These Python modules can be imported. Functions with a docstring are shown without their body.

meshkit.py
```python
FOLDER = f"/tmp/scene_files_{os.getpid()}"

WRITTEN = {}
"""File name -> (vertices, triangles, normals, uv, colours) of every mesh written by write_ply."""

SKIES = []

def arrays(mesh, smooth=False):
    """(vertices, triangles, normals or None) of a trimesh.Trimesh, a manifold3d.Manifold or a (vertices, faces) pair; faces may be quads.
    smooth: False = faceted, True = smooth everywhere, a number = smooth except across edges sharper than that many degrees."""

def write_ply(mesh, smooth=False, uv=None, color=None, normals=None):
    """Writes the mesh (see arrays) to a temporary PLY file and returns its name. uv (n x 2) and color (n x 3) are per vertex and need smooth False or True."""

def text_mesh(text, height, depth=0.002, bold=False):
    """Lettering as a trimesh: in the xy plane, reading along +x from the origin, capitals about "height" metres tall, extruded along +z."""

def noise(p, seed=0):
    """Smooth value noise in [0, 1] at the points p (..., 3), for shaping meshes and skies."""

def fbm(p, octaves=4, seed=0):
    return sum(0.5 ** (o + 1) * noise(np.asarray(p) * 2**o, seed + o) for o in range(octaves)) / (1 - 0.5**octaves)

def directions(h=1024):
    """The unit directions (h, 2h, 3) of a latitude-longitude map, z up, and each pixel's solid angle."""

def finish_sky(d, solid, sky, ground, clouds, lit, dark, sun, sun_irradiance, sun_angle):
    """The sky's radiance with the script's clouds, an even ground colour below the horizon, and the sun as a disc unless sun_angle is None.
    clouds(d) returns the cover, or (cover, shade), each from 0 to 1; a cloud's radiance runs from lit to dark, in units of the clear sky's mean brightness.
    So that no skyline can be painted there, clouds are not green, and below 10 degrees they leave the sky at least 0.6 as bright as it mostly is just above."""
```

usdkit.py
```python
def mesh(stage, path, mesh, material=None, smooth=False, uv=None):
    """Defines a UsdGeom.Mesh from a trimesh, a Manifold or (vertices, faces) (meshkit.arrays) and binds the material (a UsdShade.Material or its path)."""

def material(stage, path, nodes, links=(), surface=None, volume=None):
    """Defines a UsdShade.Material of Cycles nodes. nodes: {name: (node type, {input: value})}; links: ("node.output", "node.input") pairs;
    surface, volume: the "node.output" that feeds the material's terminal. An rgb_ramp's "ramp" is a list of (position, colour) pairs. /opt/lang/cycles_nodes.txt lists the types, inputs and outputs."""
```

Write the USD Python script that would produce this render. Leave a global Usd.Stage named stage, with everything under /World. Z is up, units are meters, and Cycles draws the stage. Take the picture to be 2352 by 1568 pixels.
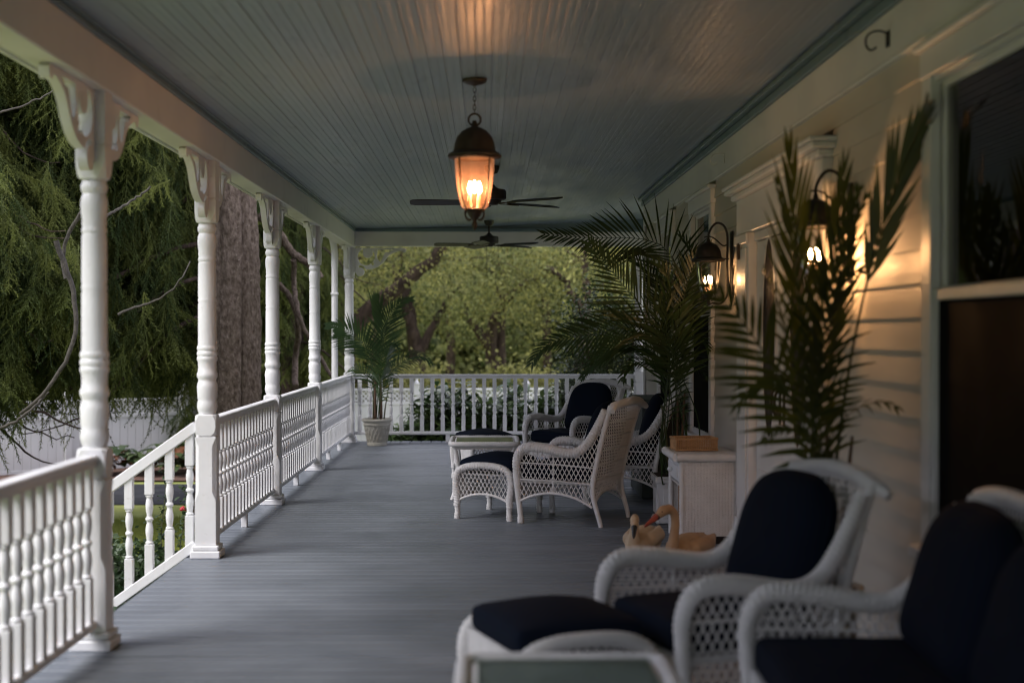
import math, random
import numpy as np, trimesh, usdkit, meshkit
from scipy.spatial import ConvexHull
from shapely.geometry import Polygon, LineString, Point, box as sbox
from shapely.ops import unary_union
from pxr import Usd, UsdGeom, UsdLux, UsdShade, Gf, Sdf, Vt

random.seed(7)
R = np.random.default_rng(7)
stage = Usd.Stage.CreateInMemory()
UsdGeom.SetStageUpAxis(stage, 'Z')
UsdGeom.SetStageMetersPerUnit(stage, 1.0)
UsdGeom.Xform.Define(stage, '/World')
UsdGeom.Scope.Define(stage, '/World/Looks')

# ------------------------------------------------------------------ camera
F, CX, CY, VX, VY, CAMZ = 3267.0, 1176.0, 784.0, 1118.0, 761.0, 1.5
yaw = math.atan((CX - VX) / F); pit = math.atan((CY - VY) / F)
fwd = np.array([math.sin(yaw) * math.cos(pit), math.cos(yaw) * math.cos(pit), -math.sin(pit)])
rgt = np.array([math.cos(yaw), -math.sin(yaw), 0.0])
up = np.cross(rgt, fwd)
cam = UsdGeom.Camera.Define(stage, '/World/camera')
cam.AddTransformOp().Set(Gf.Matrix4d(*rgt, 0, *up, 0, *(-fwd), 0, 0, 0, CAMZ, 1))
cam.CreateFocalLengthAttr(50.0); cam.CreateHorizontalApertureAttr(36.0); cam.CreateVerticalApertureAttr(24.0)
cam.CreateClippingRangeAttr(Gf.Vec2f(0.05, 2000))
cam.CreateFStopAttr(1.5); cam.CreateFocusDistanceAttr(12.8)
EXPOSURE = 1.4
cam.CreateExposureAttr(EXPOSURE)

# ------------------------------------------------------------------ sky and sun
SUN = np.array([-0.55, -0.35, 0.76]); SUN /= np.linalg.norm(SUN)
dome = UsdLux.DomeLight.Define(stage, '/World/sky')
dome.GetPrim().SetCustomDataByKey('kind', 'structure')
sky_mat = usdkit.material(stage, '/World/Looks/sky', {
    'sky': ('sky_texture', {'sky_type': 'single_scattering', 'sun_disc': False, 'sun_elevation': math.asin(SUN[2]), 'sun_rotation': math.atan2(SUN[0], SUN[1])}),
    'tc': ('texture_coordinate', {}),
    'n': ('noise_texture', {'scale': 2.5, 'detail': 6.0, 'roughness': 0.55}),
    'm': ('map_range', {'from_min': 0.3, 'from_max': 0.7, 'to_min': 0.45, 'to_max': 0.9, 'clamp': True}),
    'mix': ('mix', {'color2': (9.3, 9.1, 10.9)}),
    'bg': ('background_shader', {'strength': 0.10})},
    [('tc.generated', 'n.vector'), ('n.fac', 'm.value'), ('m.result', 'mix.fac'), ('sky.color', 'mix.color1'), ('mix.color', 'bg.color')], surface='bg.background')
UsdShade.MaterialBindingAPI.Apply(dome.GetPrim()).Bind(sky_mat)
sun = UsdLux.DistantLight.Define(stage, '/World/sun')
sun.CreateIntensityAttr(0.4); sun.CreateAngleAttr(28.0); sun.CreateNormalizeAttr(True); sun.CreateColorAttr(Gf.Vec3f(1.0, 0.96, 0.92))
_b = SUN; _r = np.cross([0, 0, 1.0], _b); _r /= np.linalg.norm(_r); _u = np.cross(_b, _r)
sun.AddTransformOp().Set(Gf.Matrix4d(*_r, 0, *_u, 0, *_b, 0, 0, 0, 30, 1))


def at(px, py, Y):
    """world point at distance Y along the porch that lies on the sight line (px, py) of a 2352 px wide print"""
    d = fwd + (px - CX) / F * rgt + (CY - py) / F * up
    return d * (Y / d[1]) + np.array([0, 0, CAMZ])


# ------------------------------------------------------------------ materials
def mat(name, nodes, links, surface='p.BSDF'):
    return usdkit.material(stage, '/World/Looks/' + name, nodes, links, surface=surface)


def paint(name, c1, c2, rough=0.45, scale=4.0, bump=0.15, bscale=60.0, stretch=(1, 1, 1), rand=0.0, spec=0.5, wear=None, wscale=9.0, wlo=0.62, sheen=0.0, bd=0.01):
    nodes = {'g': ('geometry', {}), 'mp': ('mapping', {'scale': stretch}),
             'n': ('noise_texture', {'scale': scale, 'detail': 6.0, 'roughness': 0.6}),
             'r': ('rgb_ramp', {'ramp': [(0.0, c1), (0.32, c1), (0.68, c2), (1.0, c2)]}),
             'nb': ('noise_texture', {'scale': bscale, 'detail': 4.0, 'roughness': 0.6}),
             'b': ('bump', {'strength': bump, 'distance': bd}),
             'rr': ('map_range', {'from_min': 0.3, 'from_max': 0.7, 'to_min': max(rough - 0.1, 0.02), 'to_max': min(rough + 0.12, 1.0), 'clamp': True}),
             'p': ('principled_bsdf', {'specular_ior_level': spec, 'sheen_weight': sheen})}
    links = [('g.position', 'mp.vector'), ('mp.vector', 'n.vector'), ('mp.vector', 'nb.vector'), ('n.fac', 'r.fac'), ('nb.fac', 'b.height'), ('b.normal', 'p.normal'), ('n.fac', 'rr.value'), ('rr.result', 'p.roughness')]
    last = 'r.color'
    if wear is not None:
        nodes['nw'] = ('noise_texture', {'scale': wscale, 'detail': 8.0, 'roughness': 0.72})
        nodes['mw'] = ('map_range', {'from_min': wlo, 'from_max': wlo + 0.1, 'to_min': 0.0, 'to_max': 0.8, 'clamp': True})
        nodes['xw'] = ('mix', {'color2': wear})
        links += [('mp.vector', 'nw.vector'), ('nw.fac', 'mw.value'), ('mw.result', 'xw.fac'), (last, 'xw.color1')]
        last = 'xw.color'
    if rand:
        nodes['oi'] = ('object_info', {})
        nodes['mr'] = ('map_range', {'to_min': 1 - rand, 'to_max': 1 + rand})
        nodes['hs'] = ('hsv', {})
        links += [('oi.random', 'mr.value'), ('mr.result', 'hs.value'), (last, 'hs.color')]
        last = 'hs.color'
    links.append((last, 'p.base_color'))
    return mat(name, nodes, links)


def leaf(name, c1, c2, rough=0.5, trans=0.35, rand=0.35, nscale=1.3, tint=None, spec=0.4):
    nodes = {'g': ('geometry', {}), 'n': ('noise_texture', {'scale': nscale, 'detail': 3.0}), 'oi': ('object_info', {}),
             'ad': ('math', {'math_type': 'multiply_add', 'value2': 0.7, 'value3': -0.12}), 'ad2': ('math', {'math_type': 'multiply_add', 'value2': 0.35}),
             'ad3': ('math', {'math_type': 'multiply_add', 'value2': 0.30}),
             'r': ('rgb_ramp', {'ramp': [(0.0, c1), (0.25, c1), (0.8, c2), (1.0, tint or c2)]}),
             'p': ('principled_bsdf', {'roughness': rough, 'specular_ior_level': spec}), 't': ('translucent_bsdf', {}), 'm': ('mix_closure', {'fac': trans})}
    links = [('g.position', 'n.vector'), ('n.fac', 'ad.value1'), ('oi.random', 'ad2.value1'), ('ad.value', 'ad2.value3'), ('g.random_per_island', 'ad3.value1'), ('ad2.value', 'ad3.value3'), ('ad3.value', 'r.fac'),
             ('r.color', 'p.base_color'), ('r.color', 't.color'), ('p.BSDF', 'm.closure1'), ('t.BSDF', 'm.closure2')]
    return mat(name, nodes, links, surface='m.closure')


def emit(name, col, s):
    return mat(name, {'e': ('emission', {'color': col, 'strength': s})}, [], surface='e.emission')


def pane(name, tint=(0.9, 0.9, 0.9), ior=1.5, rough=0.02, haze=None):
    nodes = {'t': ('transparent_bsdf', {'color': tint}), 'g': ('glossy_bsdf', {'color': (0.95, 0.95, 0.95), 'roughness': rough}), 'f': ('fresnel', {'IOR': ior}), 'm': ('mix_closure', {})}
    links = [('f.fac', 'm.fac'), ('t.BSDF', 'm.closure1'), ('g.BSDF', 'm.closure2')]
    s = 'm.closure'
    if haze:
        nodes['d'] = ('translucent_bsdf', {'color': haze[0]}); nodes['m2'] = ('mix_closure', {'fac': haze[1]})
        links += [('m.closure', 'm2.closure1'), ('d.BSDF', 'm2.closure2')]
        s = 'm2.closure'
    return mat(name, nodes, links, surface=s)


WHITE = paint('white_paint', (0.66, 0.66, 0.67), (0.76, 0.76, 0.77), 0.42, 3.0, 0.10, 45.0, wear=(0.50, 0.485, 0.46), wscale=16.0, wlo=0.61)
TRIM = paint('trim_paint', (0.60, 0.60, 0.59), (0.70, 0.70, 0.69), 0.42, 2.5, 0.10, 40.0)
DECK = paint('deck_paint', (0.105, 0.119, 0.140), (0.138, 0.154, 0.176), 0.46, 1.6, 0.2, 30.0, (1, 1.5, 1), rand=0.05, wear=(0.24, 0.25, 0.27), wscale=3.5, wlo=0.68)
CEIL = paint('ceiling_paint', (0.195, 0.252, 0.325), (0.245, 0.31, 0.39), 0.40, 2.0, 0.30, 14.0, (3, 0.6, 1), rand=0.06, spec=0.5)
CROWN = paint('crown_paint', (0.12, 0.18, 0.205), (0.15, 0.22, 0.245), 0.4, 3.0, 0.1, 30.0)
SIDING = paint('siding_paint', (0.50, 0.46, 0.395), (0.57, 0.53, 0.46), 0.55, 2.0, 0.12, 30.0, (1, 1, 5), rand=0.03)
NAVY = paint('navy_canvas', (0.0030, 0.0056, 0.0125), (0.0048, 0.0085, 0.018), 0.9, 3.0, 0.25, 220.0, spec=0.10)
WICKER = paint('white_wicker', (0.66, 0.645, 0.63), (0.76, 0.745, 0.73), 0.55, 9.0, 0.5, 160.0, wear=(0.52, 0.49, 0.46), wscale=25.0, wlo=0.62)
BLACK = paint('black_metal', (0.008, 0.007, 0.006), (0.016, 0.013, 0.011), 0.45, 8.0, 0.2, 80.0)
BRONZE = paint('bronze_metal', (0.022, 0.013, 0.008), (0.045, 0.026, 0.016), 0.5, 10.0, 0.3, 60.0)
BLADE = paint('fan_blade_wood', (0.018, 0.015, 0.013), (0.034, 0.028, 0.024), 0.5, 3.0, 0.1, 40.0, (1, 1, 1))
POT = paint('stone_pot', (0.36, 0.34, 0.29), (0.48, 0.46, 0.40), 0.8, 8.0, 0.5, 70.0)
SOIL = paint('soil', (0.02, 0.014, 0.01), (0.05, 0.035, 0.022), 0.95, 20.0, 1.0, 60.0)
TAN = paint('straw_weave', (0.36, 0.19, 0.08), (0.55, 0.32, 0.15), 0.6, 12.0, 0.5, 120.0)
SWANW = paint('carved_swan_wood', (0.30, 0.175, 0.085), (0.44, 0.275, 0.145), 0.55, 7.0, 0.4, 50.0, (1, 1, 1), wear=(0.20, 0.11, 0.05), wscale=9.0, wlo=0.56)
SWANP = paint('pale_swan_paint', (0.40, 0.28, 0.165), (0.54, 0.41, 0.27), 0.5, 9.0, 0.2, 50.0)
BILLR = paint('red_bill', (0.20, 0.030, 0.014), (0.28, 0.045, 0.018), 0.45, 9.0, 0.1, 50.0)
BILLB = paint('black_bill', (0.012, 0.011, 0.01), (0.02, 0.018, 0.016), 0.4, 9.0, 0.1, 50.0)
DARKBOX = paint('dark_resin', (0.035, 0.045, 0.042), (0.05, 0.062, 0.058), 0.6, 5.0, 0.2, 40.0)
GRASSG = paint('lawn_ground', (0.17, 0.20, 0.04), (0.30, 0.32, 0.08), 0.9, 1.2, 0.6, 30.0, wear=(0.16, 0.13, 0.05), wscale=0.9, wlo=0.60)
ASPHALT = paint('asphalt', (0.030, 0.031, 0.034), (0.052, 0.053, 0.058), 0.95, 2.0, 0.3, 90.0, spec=0.05)
MULCH = paint('mulch', (0.045, 0.024, 0.016), (0.13, 0.065, 0.040), 0.95, 9.0, 1.0, 30.0)
VINYL = paint('white_vinyl', (0.62, 0.62, 0.60), (0.70, 0.70, 0.68), 0.4, 1.0, 0.05, 20.0)
BARKP = paint('spruce_bark', (0.058, 0.041, 0.030), (0.185, 0.145, 0.113), 0.95, 22.0, 1.0, 26.0, (1, 1, 0.6), wear=(0.31, 0.26, 0.215), wscale=26.0, wlo=0.58, spec=0.1, bd=0.04)
BARKD = paint('grey_bark', (0.028, 0.020, 0.016), (0.095, 0.070, 0.054), 0.95, 9.0, 1.0, 25.0, (1, 1, 0.4), spec=0.1, bd=0.03)
TWIG = paint('lichen_twig', (0.022, 0.019, 0.015), (0.085, 0.075, 0.06), 0.9, 12.0, 0.8, 40.0)
STEM = paint('palm_stem', (0.05, 0.065, 0.02), (0.11, 0.10, 0.045), 0.55, 9.0, 0.2, 60.0)
PSTEM = paint('palm_trunk', (0.07, 0.04, 0.025), (0.15, 0.09, 0.05), 0.7, 9.0, 0.4, 60.0)
ROOM = paint('dark_room', (0.22, 0.12, 0.06), (0.32, 0.19, 0.10), 0.8, 1.5, 0.1, 10.0)
SCREEN = paint('insect_screen', (0.004, 0.004, 0.004), (0.007, 0.006, 0.006), 0.8, 3.0, 0.3, 400.0, spec=0.05)
DOORG = paint('dark_leaded_glass', (0.016, 0.010, 0.008), (0.030, 0.020, 0.016), 0.55, 18.0, 0.6, 30.0, spec=0.15)
ROSE = paint('rose_petal', (0.35, 0.01, 0.015), (0.5, 0.02, 0.03), 0.6, 9.0, 0.1, 50.0)
PALM = leaf('palm_leaf', (0.016, 0.036, 0.010), (0.058, 0.108, 0.026), 0.42, 0.22, spec=0.45)
PALM2 = leaf('palm_leaf_olive', (0.026, 0.042, 0.008), (0.12, 0.135, 0.022), 0.42, 0.36, spec=0.45)
NEEDLE = leaf('spruce_needles', (0.040, 0.064, 0.018), (0.235, 0.26, 0.062), 0.65, 0.36, nscale=1.6, tint=(0.40, 0.34, 0.10), spec=0.3)
LEAFY = leaf('yellow_green_leaf', (0.075, 0.085, 0.026), (0.56, 0.54, 0.17), 0.55, 0.5, nscale=0.6, tint=(0.66, 0.50, 0.15))
LEAFG = leaf('green_leaf', (0.06, 0.085, 0.03), (0.46, 0.48, 0.18), 0.55, 0.5, nscale=0.5, tint=(0.52, 0.43, 0.17))
LEAFD = leaf('dark_small_leaf', (0.018, 0.036, 0.010), (0.08, 0.10, 0.028), 0.4, 0.25, nscale=2.0)
RHODO = leaf('rhododendron_leaf', (0.030, 0.065, 0.018), (0.155, 0.215, 0.07), 0.34, 0.18, nscale=2.0, tint=(0.075, 0.10, 0.035), spec=0.6)
ROSEL = leaf('rose_leaf', (0.020, 0.042, 0.016), (0.085, 0.125, 0.045), 0.45, 0.2, nscale=2.0)
HOSTA = leaf('hosta_leaf', (0.022, 0.045, 0.014), (0.10, 0.13, 0.045), 0.45, 0.25, nscale=3.0, tint=(0.22, 0.24, 0.14))
COLEUS = leaf('autumn_leaf', (0.06, 0.02, 0.012), (0.26, 0.10, 0.03), 0.55, 0.3, nscale=4.0, tint=(0.34, 0.22, 0.05))
BLADEG = leaf('grass_blade', (0.18, 0.22, 0.04), (0.40, 0.42, 0.10), 0.6, 0.4, nscale=0.9, tint=(0.46, 0.40, 0.12))
GLASS = pane('lantern_glass', (0.97, 0.95, 0.92), 1.35)
AMBER = pane('amber_glass', (0.97, 0.82, 0.66), 1.35, haze=((0.95, 0.53, 0.36), 0.07))
WPANE = pane('window_glass', (0.80, 0.79, 0.77), 1.42)
TABLEG = pane('table_glass', (0.80, 0.88, 0.83), 1.5, 0.05, haze=((0.55, 0.60, 0.56), 0.26))
BULB = emit('lit_bulb', (1.0, 0.52, 0.25), 95.0)
BULBW = emit('lit_wall_bulb', (1.0, 0.50, 0.20), 320.0)
BULBF = emit('lit_wall_bulb_dim', (1.0, 0.54, 0.24), 60.0)
CANDLE = paint('candle_sleeve', (0.6, 0.45, 0.28), (0.7, 0.52, 0.33), 0.6, 9.0, 0.1, 50.0)


# ------------------------------------------------------------------ mesh helpers
def _topo():
    P = []
    for sx in (-1, 1):
        for sy in (-1, 1):
            for sz in (-1, 1):
                for k in range(3):
                    q = [0.9, 0.9, 0.9]; q[k] = 1.0
                    P.append([sx * q[0], sy * q[1], sz * q[2]])
    P = np.array(P); h = ConvexHull(P); f = h.simplices.copy()
    n = np.cross(P[f[:, 1]] - P[f[:, 0]], P[f[:, 2]] - P[f[:, 0]])
    flip = (n * P[f].mean(1)).sum(1) < 0
    f[flip] = f[flip][:, ::-1]
    return np.sign(P), np.array([[1.0 if abs(x) > 0.95 else 0.0 for x in p] for p in P]), f


CB_S, CB_K, CB_F = _topo()


class MB:
    def __init__(self): self.v, self.f, self.n = [], [], 0

    def add(self, v, f):
        v = np.asarray(v, float); f = np.asarray(f, int)
        if f.shape[1] == 4: f = np.vstack([f[:, [0, 1, 2]], f[:, [0, 2, 3]]])
        self.v.append(v); self.f.append(f + self.n); self.n += len(v)
        return self

    def mesh(self, m): return self.add(m.vertices, m.faces)

    def mb(self, o, M=None):
        v, f = o.arr()
        if M is not None: v = v @ np.asarray(M)[:3, :3].T + np.asarray(M)[:3, 3]
        return self.add(v, f)

    def box(self, lo, hi, c=0.004):
        lo, hi = np.array(lo, float), np.array(hi, float)
        h, m = (hi - lo) / 2, (hi + lo) / 2
        c = min(c, h.min() * 0.45)
        return self.add(m + CB_S * (h - c * (1 - CB_K)), CB_F)

    def beam(self, a, b, w, h, c=0.003, upv=(0, 0, 1)):
        a, b = np.array(a, float), np.array(b, float)
        t = b - a; L = np.linalg.norm(t); t /= L
        s = np.cross(t, upv); s /= np.linalg.norm(s); u = np.cross(s, t)
        hh = np.array([w / 2, L / 2, h / 2]); c = min(c, hh.min() * 0.45)
        p = CB_S * (hh - c * (1 - CB_K))
        return self.add((a + b) / 2 + p[:, :1] * s + p[:, 1:2] * t + p[:, 2:] * u, CB_F)

    def grid(self, P, closeu=False, closev=False, flip=False):
        P = np.asarray(P, float); nu, nv = P.shape[:2]
        i, j = np.meshgrid(np.arange(nu if closeu else nu - 1), np.arange(nv if closev else nv - 1), indexing='ij')
        a, b, c, d = i * nv + j, i * nv + (j + 1) % nv, ((i + 1) % nu) * nv + (j + 1) % nv, ((i + 1) % nu) * nv + j
        q = np.stack([a, b, c, d], -1).reshape(-1, 4)
        return self.add(P.reshape(-1, 3), q[:, ::-1] if flip else q)

    def lathe(self, prof, sides=16, c=(0, 0, 0), caps=True):
        prof = np.array(prof, float)
        if caps:
            prof = np.vstack([[[1e-5, prof[0, 1]]], prof, [[1e-5, prof[-1, 1]]]])
        a = np.arange(sides) * 2 * np.pi / sides
        P = np.stack([prof[:, :1] * np.cos(a), prof[:, :1] * np.sin(a), np.broadcast_to(prof[:, 1:], (len(prof), sides))], -1) + np.array(c, float)
        return self.grid(P, closev=True, flip=True)

    def tube(self, pts, rad, sides=8, caps=True, weave=None):
        p = np.asarray(pts, float); n = len(p)
        r = np.broadcast_to(np.asarray(rad, float), (n,)).copy()
        t = np.gradient(p, axis=0); t /= np.linalg.norm(t, axis=1, keepdims=True) + 1e-12
        ref = np.array([0, 0, 1.0]) if abs(t[0, 2]) < 0.9 else np.array([1.0, 0, 0])
        u = np.cross(t[0], ref); u /= np.linalg.norm(u); U = [u]
        for k in range(1, n):
            u = U[-1] - t[k] * (U[-1] @ t[k]); U.append(u / (np.linalg.norm(u) + 1e-12))
        U = np.array(U); V = np.cross(t, U)
        a = np.arange(sides) * 2 * np.pi / sides
        rr = np.broadcast_to(r[:, None], (n, sides)).copy()
        if weave:
            s = np.concatenate([[0], np.cumsum(np.linalg.norm(np.diff(p, axis=0), axis=1))])
            rr = rr * (1 - weave[1] * (1 - np.abs(np.sin(s[:, None] * np.pi / weave[0] + a[None] * weave[2]))) ** 2)
        P = p[:, None] + rr[..., None] * (np.cos(a)[None, :, None] * U[:, None] + np.sin(a)[None, :, None] * V[:, None])
        if caps:
            P = np.concatenate([np.broadcast_to(p[0], (1, sides, 3)), P, np.broadcast_to(p[-1], (1, sides, 3))])
        return self.grid(P, closev=True)

    def prism(self, poly, depth, M):
        for g in getattr(poly, 'geoms', [poly]):
            m = trimesh.creation.extrude_polygon(g, depth, engine='earcut')
            m.apply_transform(M); self.mesh(m)
        return self

    def ball(self, c, r, sub=2, sc=(1, 1, 1)):
        m = trimesh.creation.icosphere(sub, 1.0)
        return self.add(m.vertices * (np.array(sc) * r) + np.array(c, float), m.faces)

    def arr(self): return np.vstack(self.v), np.vstack(self.f)


def spline(pts, n):
    from scipy.interpolate import CubicSpline
    p = np.array(pts, float); s = np.concatenate([[0], np.cumsum(np.linalg.norm(np.diff(p, axis=0), axis=1))])
    return CubicSpline(s, p)(np.linspace(0, s[-1], n))


def fmat(ex, ey, ez, o):
    M = np.eye(4); M[:3, 0], M[:3, 1], M[:3, 2], M[:3, 3] = ex, ey, ez, o
    return M


_used = {}


def numbered(parent, name):
    k = (parent, name); n = _used.get(k, -1) + 1; _used[k] = n
    return f'{parent}/{name}' if n == 0 else f'{parent}/{name}_{n:03d}'


def tag(p, label=None, cat=None, group=None, kind=None):
    for k, v in (('label', label), ('category', cat), ('group', group), ('kind', kind)):
        if v: p.SetCustomDataByKey(k, v)
    return p


def bake(m, smooth=30):
    if isinstance(m, MB): m = m.arr()
    return meshkit.arrays(m, smooth)


def obj(name, m, material, parent='/World', smooth=30, label=None, cat=None, group=None, kind=None):
    """one mesh prim; m is an MB or the result of bake()"""
    a = m if (isinstance(m, tuple) and len(m) == 3) else bake(m, smooth)
    par = parent if isinstance(parent, str) else str(parent.GetPath())
    path = numbered(par, name)
    g = UsdGeom.Mesh.Define(stage, path)
    v, f, n = a
    g.CreatePointsAttr(Vt.Vec3fArray.FromNumpy(v.astype(np.float32)))
    g.CreateFaceVertexCountsAttr(Vt.IntArray.FromNumpy(np.full(len(f), 3, np.int32)))
    g.CreateFaceVertexIndicesAttr(Vt.IntArray.FromNumpy(f.astype(np.int32).ravel()))
    g.CreateSubdivisionSchemeAttr('none')
    if n is not None:
        g.CreateNormalsAttr(Vt.Vec3fArray.FromNumpy(n.astype(np.float32))); g.SetNormalsInterpolation('vertex')
    UsdShade.MaterialBindingAPI.Apply(g.GetPrim()).Bind(material)
    return tag(g.GetPrim(), label, cat, group, kind)


def thing(name, label, cat, loc=(0, 0, 0), rz=0.0, group=None, kind=None):
    x = UsdGeom.Xform.Define(stage, numbered('/World', name))
    x.AddTranslateOp().Set(Gf.Vec3d(*map(float, loc)))
    if rz: x.AddRotateZOp().Set(math.degrees(rz))
    return tag(x.GetPrim(), label, cat, group, kind)


def copy_of(src, label, loc, rz=0.0):
    d = src.GetCustomData()
    r = thing(src.GetName(), label, d['category'], loc, rz, d.get('group'))
    r.GetReferences().AddInternalReference(src.GetPath()); r.SetInstanceable(True)
    return r


def scatter(name, protos, pos, quats, scales, idx, parent, material, kind='stuff', label=None, cat=None):
    par = parent if isinstance(parent, str) else str(parent.GetPath())
    path = numbered(par, name)
    pi = UsdGeom.PointInstancer.Define(stage, path)
    rel = pi.CreatePrototypesRel()
    for k, p in enumerate(protos):
        q = obj('leaf_spray' if k == 0 else 'leaf_spray', p, material, path, smooth=False)
        rel.AddTarget(q.GetPath())
    pi.CreatePositionsAttr(Vt.Vec3fArray.FromNumpy(np.asarray(pos, np.float32)))
    q = np.asarray(quats, np.float32)
    pi.CreateOrientationsAttr(Vt.QuathArray([Gf.Quath(float(a[0]), float(a[1]), float(a[2]), float(a[3])) for a in q]))
    s = np.asarray(scales, np.float32)
    if s.ndim == 1: s = np.repeat(s[:, None], 3, 1)
    pi.CreateScalesAttr(Vt.Vec3fArray.FromNumpy(s))
    pi.CreateProtoIndicesAttr(Vt.IntArray.FromNumpy(np.asarray(idx, np.int32)))
    return tag(pi.GetPrim(), label, cat, None, kind)


def quat_z(a, tilt=0.0, az=0.0):
    """rotation about z by a, then a tilt by `tilt` about the horizontal axis at azimuth az"""
    a, tilt, az = np.broadcast_arrays(np.asarray(a, float), np.asarray(tilt, float), np.asarray(az, float))
    q1 = np.stack([np.cos(a / 2), 0 * a, 0 * a, np.sin(a / 2)], -1)
    q2 = np.stack([np.cos(tilt / 2), np.sin(tilt / 2) * np.cos(az), np.sin(tilt / 2) * np.sin(az), 0 * a], -1)
    w1, x1, y1, z1 = q2.T; w2, x2, y2, z2 = q1.T
    return np.stack([w1 * w2 - x1 * x2 - y1 * y2 - z1 * z2, w1 * x2 + x1 * w2 + y1 * z2 - z1 * y2, w1 * y2 - x1 * z2 + y1 * w2 + z1 * x2, w1 * z2 + x1 * y2 - y1 * x2 + z1 * w2], -1)


def quat_rand(n):
    q = R.normal(size=(n, 4)); return q / np.linalg.norm(q, axis=1, keepdims=True)


# ------------------------------------------------------------------ the porch itself
PX = -1.86                                      # post line
PY = [6.78, 9.50, 12.39, 15.42, 19.28]
DX0, WALLX, BEAMZ = -2.0, 1.80, 2.63
YB, YE, YH = -9.0, 19.52, 16.0                   # back of the built porch, deck end, house corner
XR = 4.6
GZ = -1.15                                      # garden level

deck = thing('deck_floor', 'slate grey painted porch floor of narrow boards laid across', 'floor', kind='structure')
y = YB; k = 0
while y < YE - 0.40:
    w = 0.138
    x1 = WALLX + 0.02 if y < YH - 0.05 else XR
    dz = random.uniform(-0.0012, 0.0012)
    gp = random.choice((.005, .006, .006, .008, .010, .014))
    m = MB().box((DX0, y + gp, -0.03 + dz), (x1, y + w - gp, dz), 0.004)
    obj('deck_board', m, DECK, deck, smooth=False)
    y += w
x = DX0
while x < XR - 0.05:
    obj('border_board', MB().box((x + 0.004, y + 0.003, -0.03), (x + 0.134, YE, random.uniform(-.001, .001)), 0.004), DECK, deck, smooth=False)
    x += 0.138
m = MB().box((DX0 + 0.03, YB, -0.28), (DX0 + 0.06, YE - 0.03, -0.034)).box((DX0 + 0.06, YE - 0.06, -0.28), (XR, YE - 0.03, -0.034)).box((DX0 + 0.06, YB, -0.06), (XR, YE - 0.07, -0.036))
obj('deck_skirt', m, TRIM, deck, smooth=False)
m = MB()
for yy in PY + [3.8]:
    m.box((DX0 + 0.07, yy - 0.1, GZ - 0.1), (DX0 + 0.27, yy + 0.1, -0.29))
obj('deck_footing', m, BARKD, deck, smooth=False)


def ceil_z(x):
    t = (x + 1.78) / 3.58
    return 2.885 + 0.03 * t + 0.085 * t * t


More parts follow.
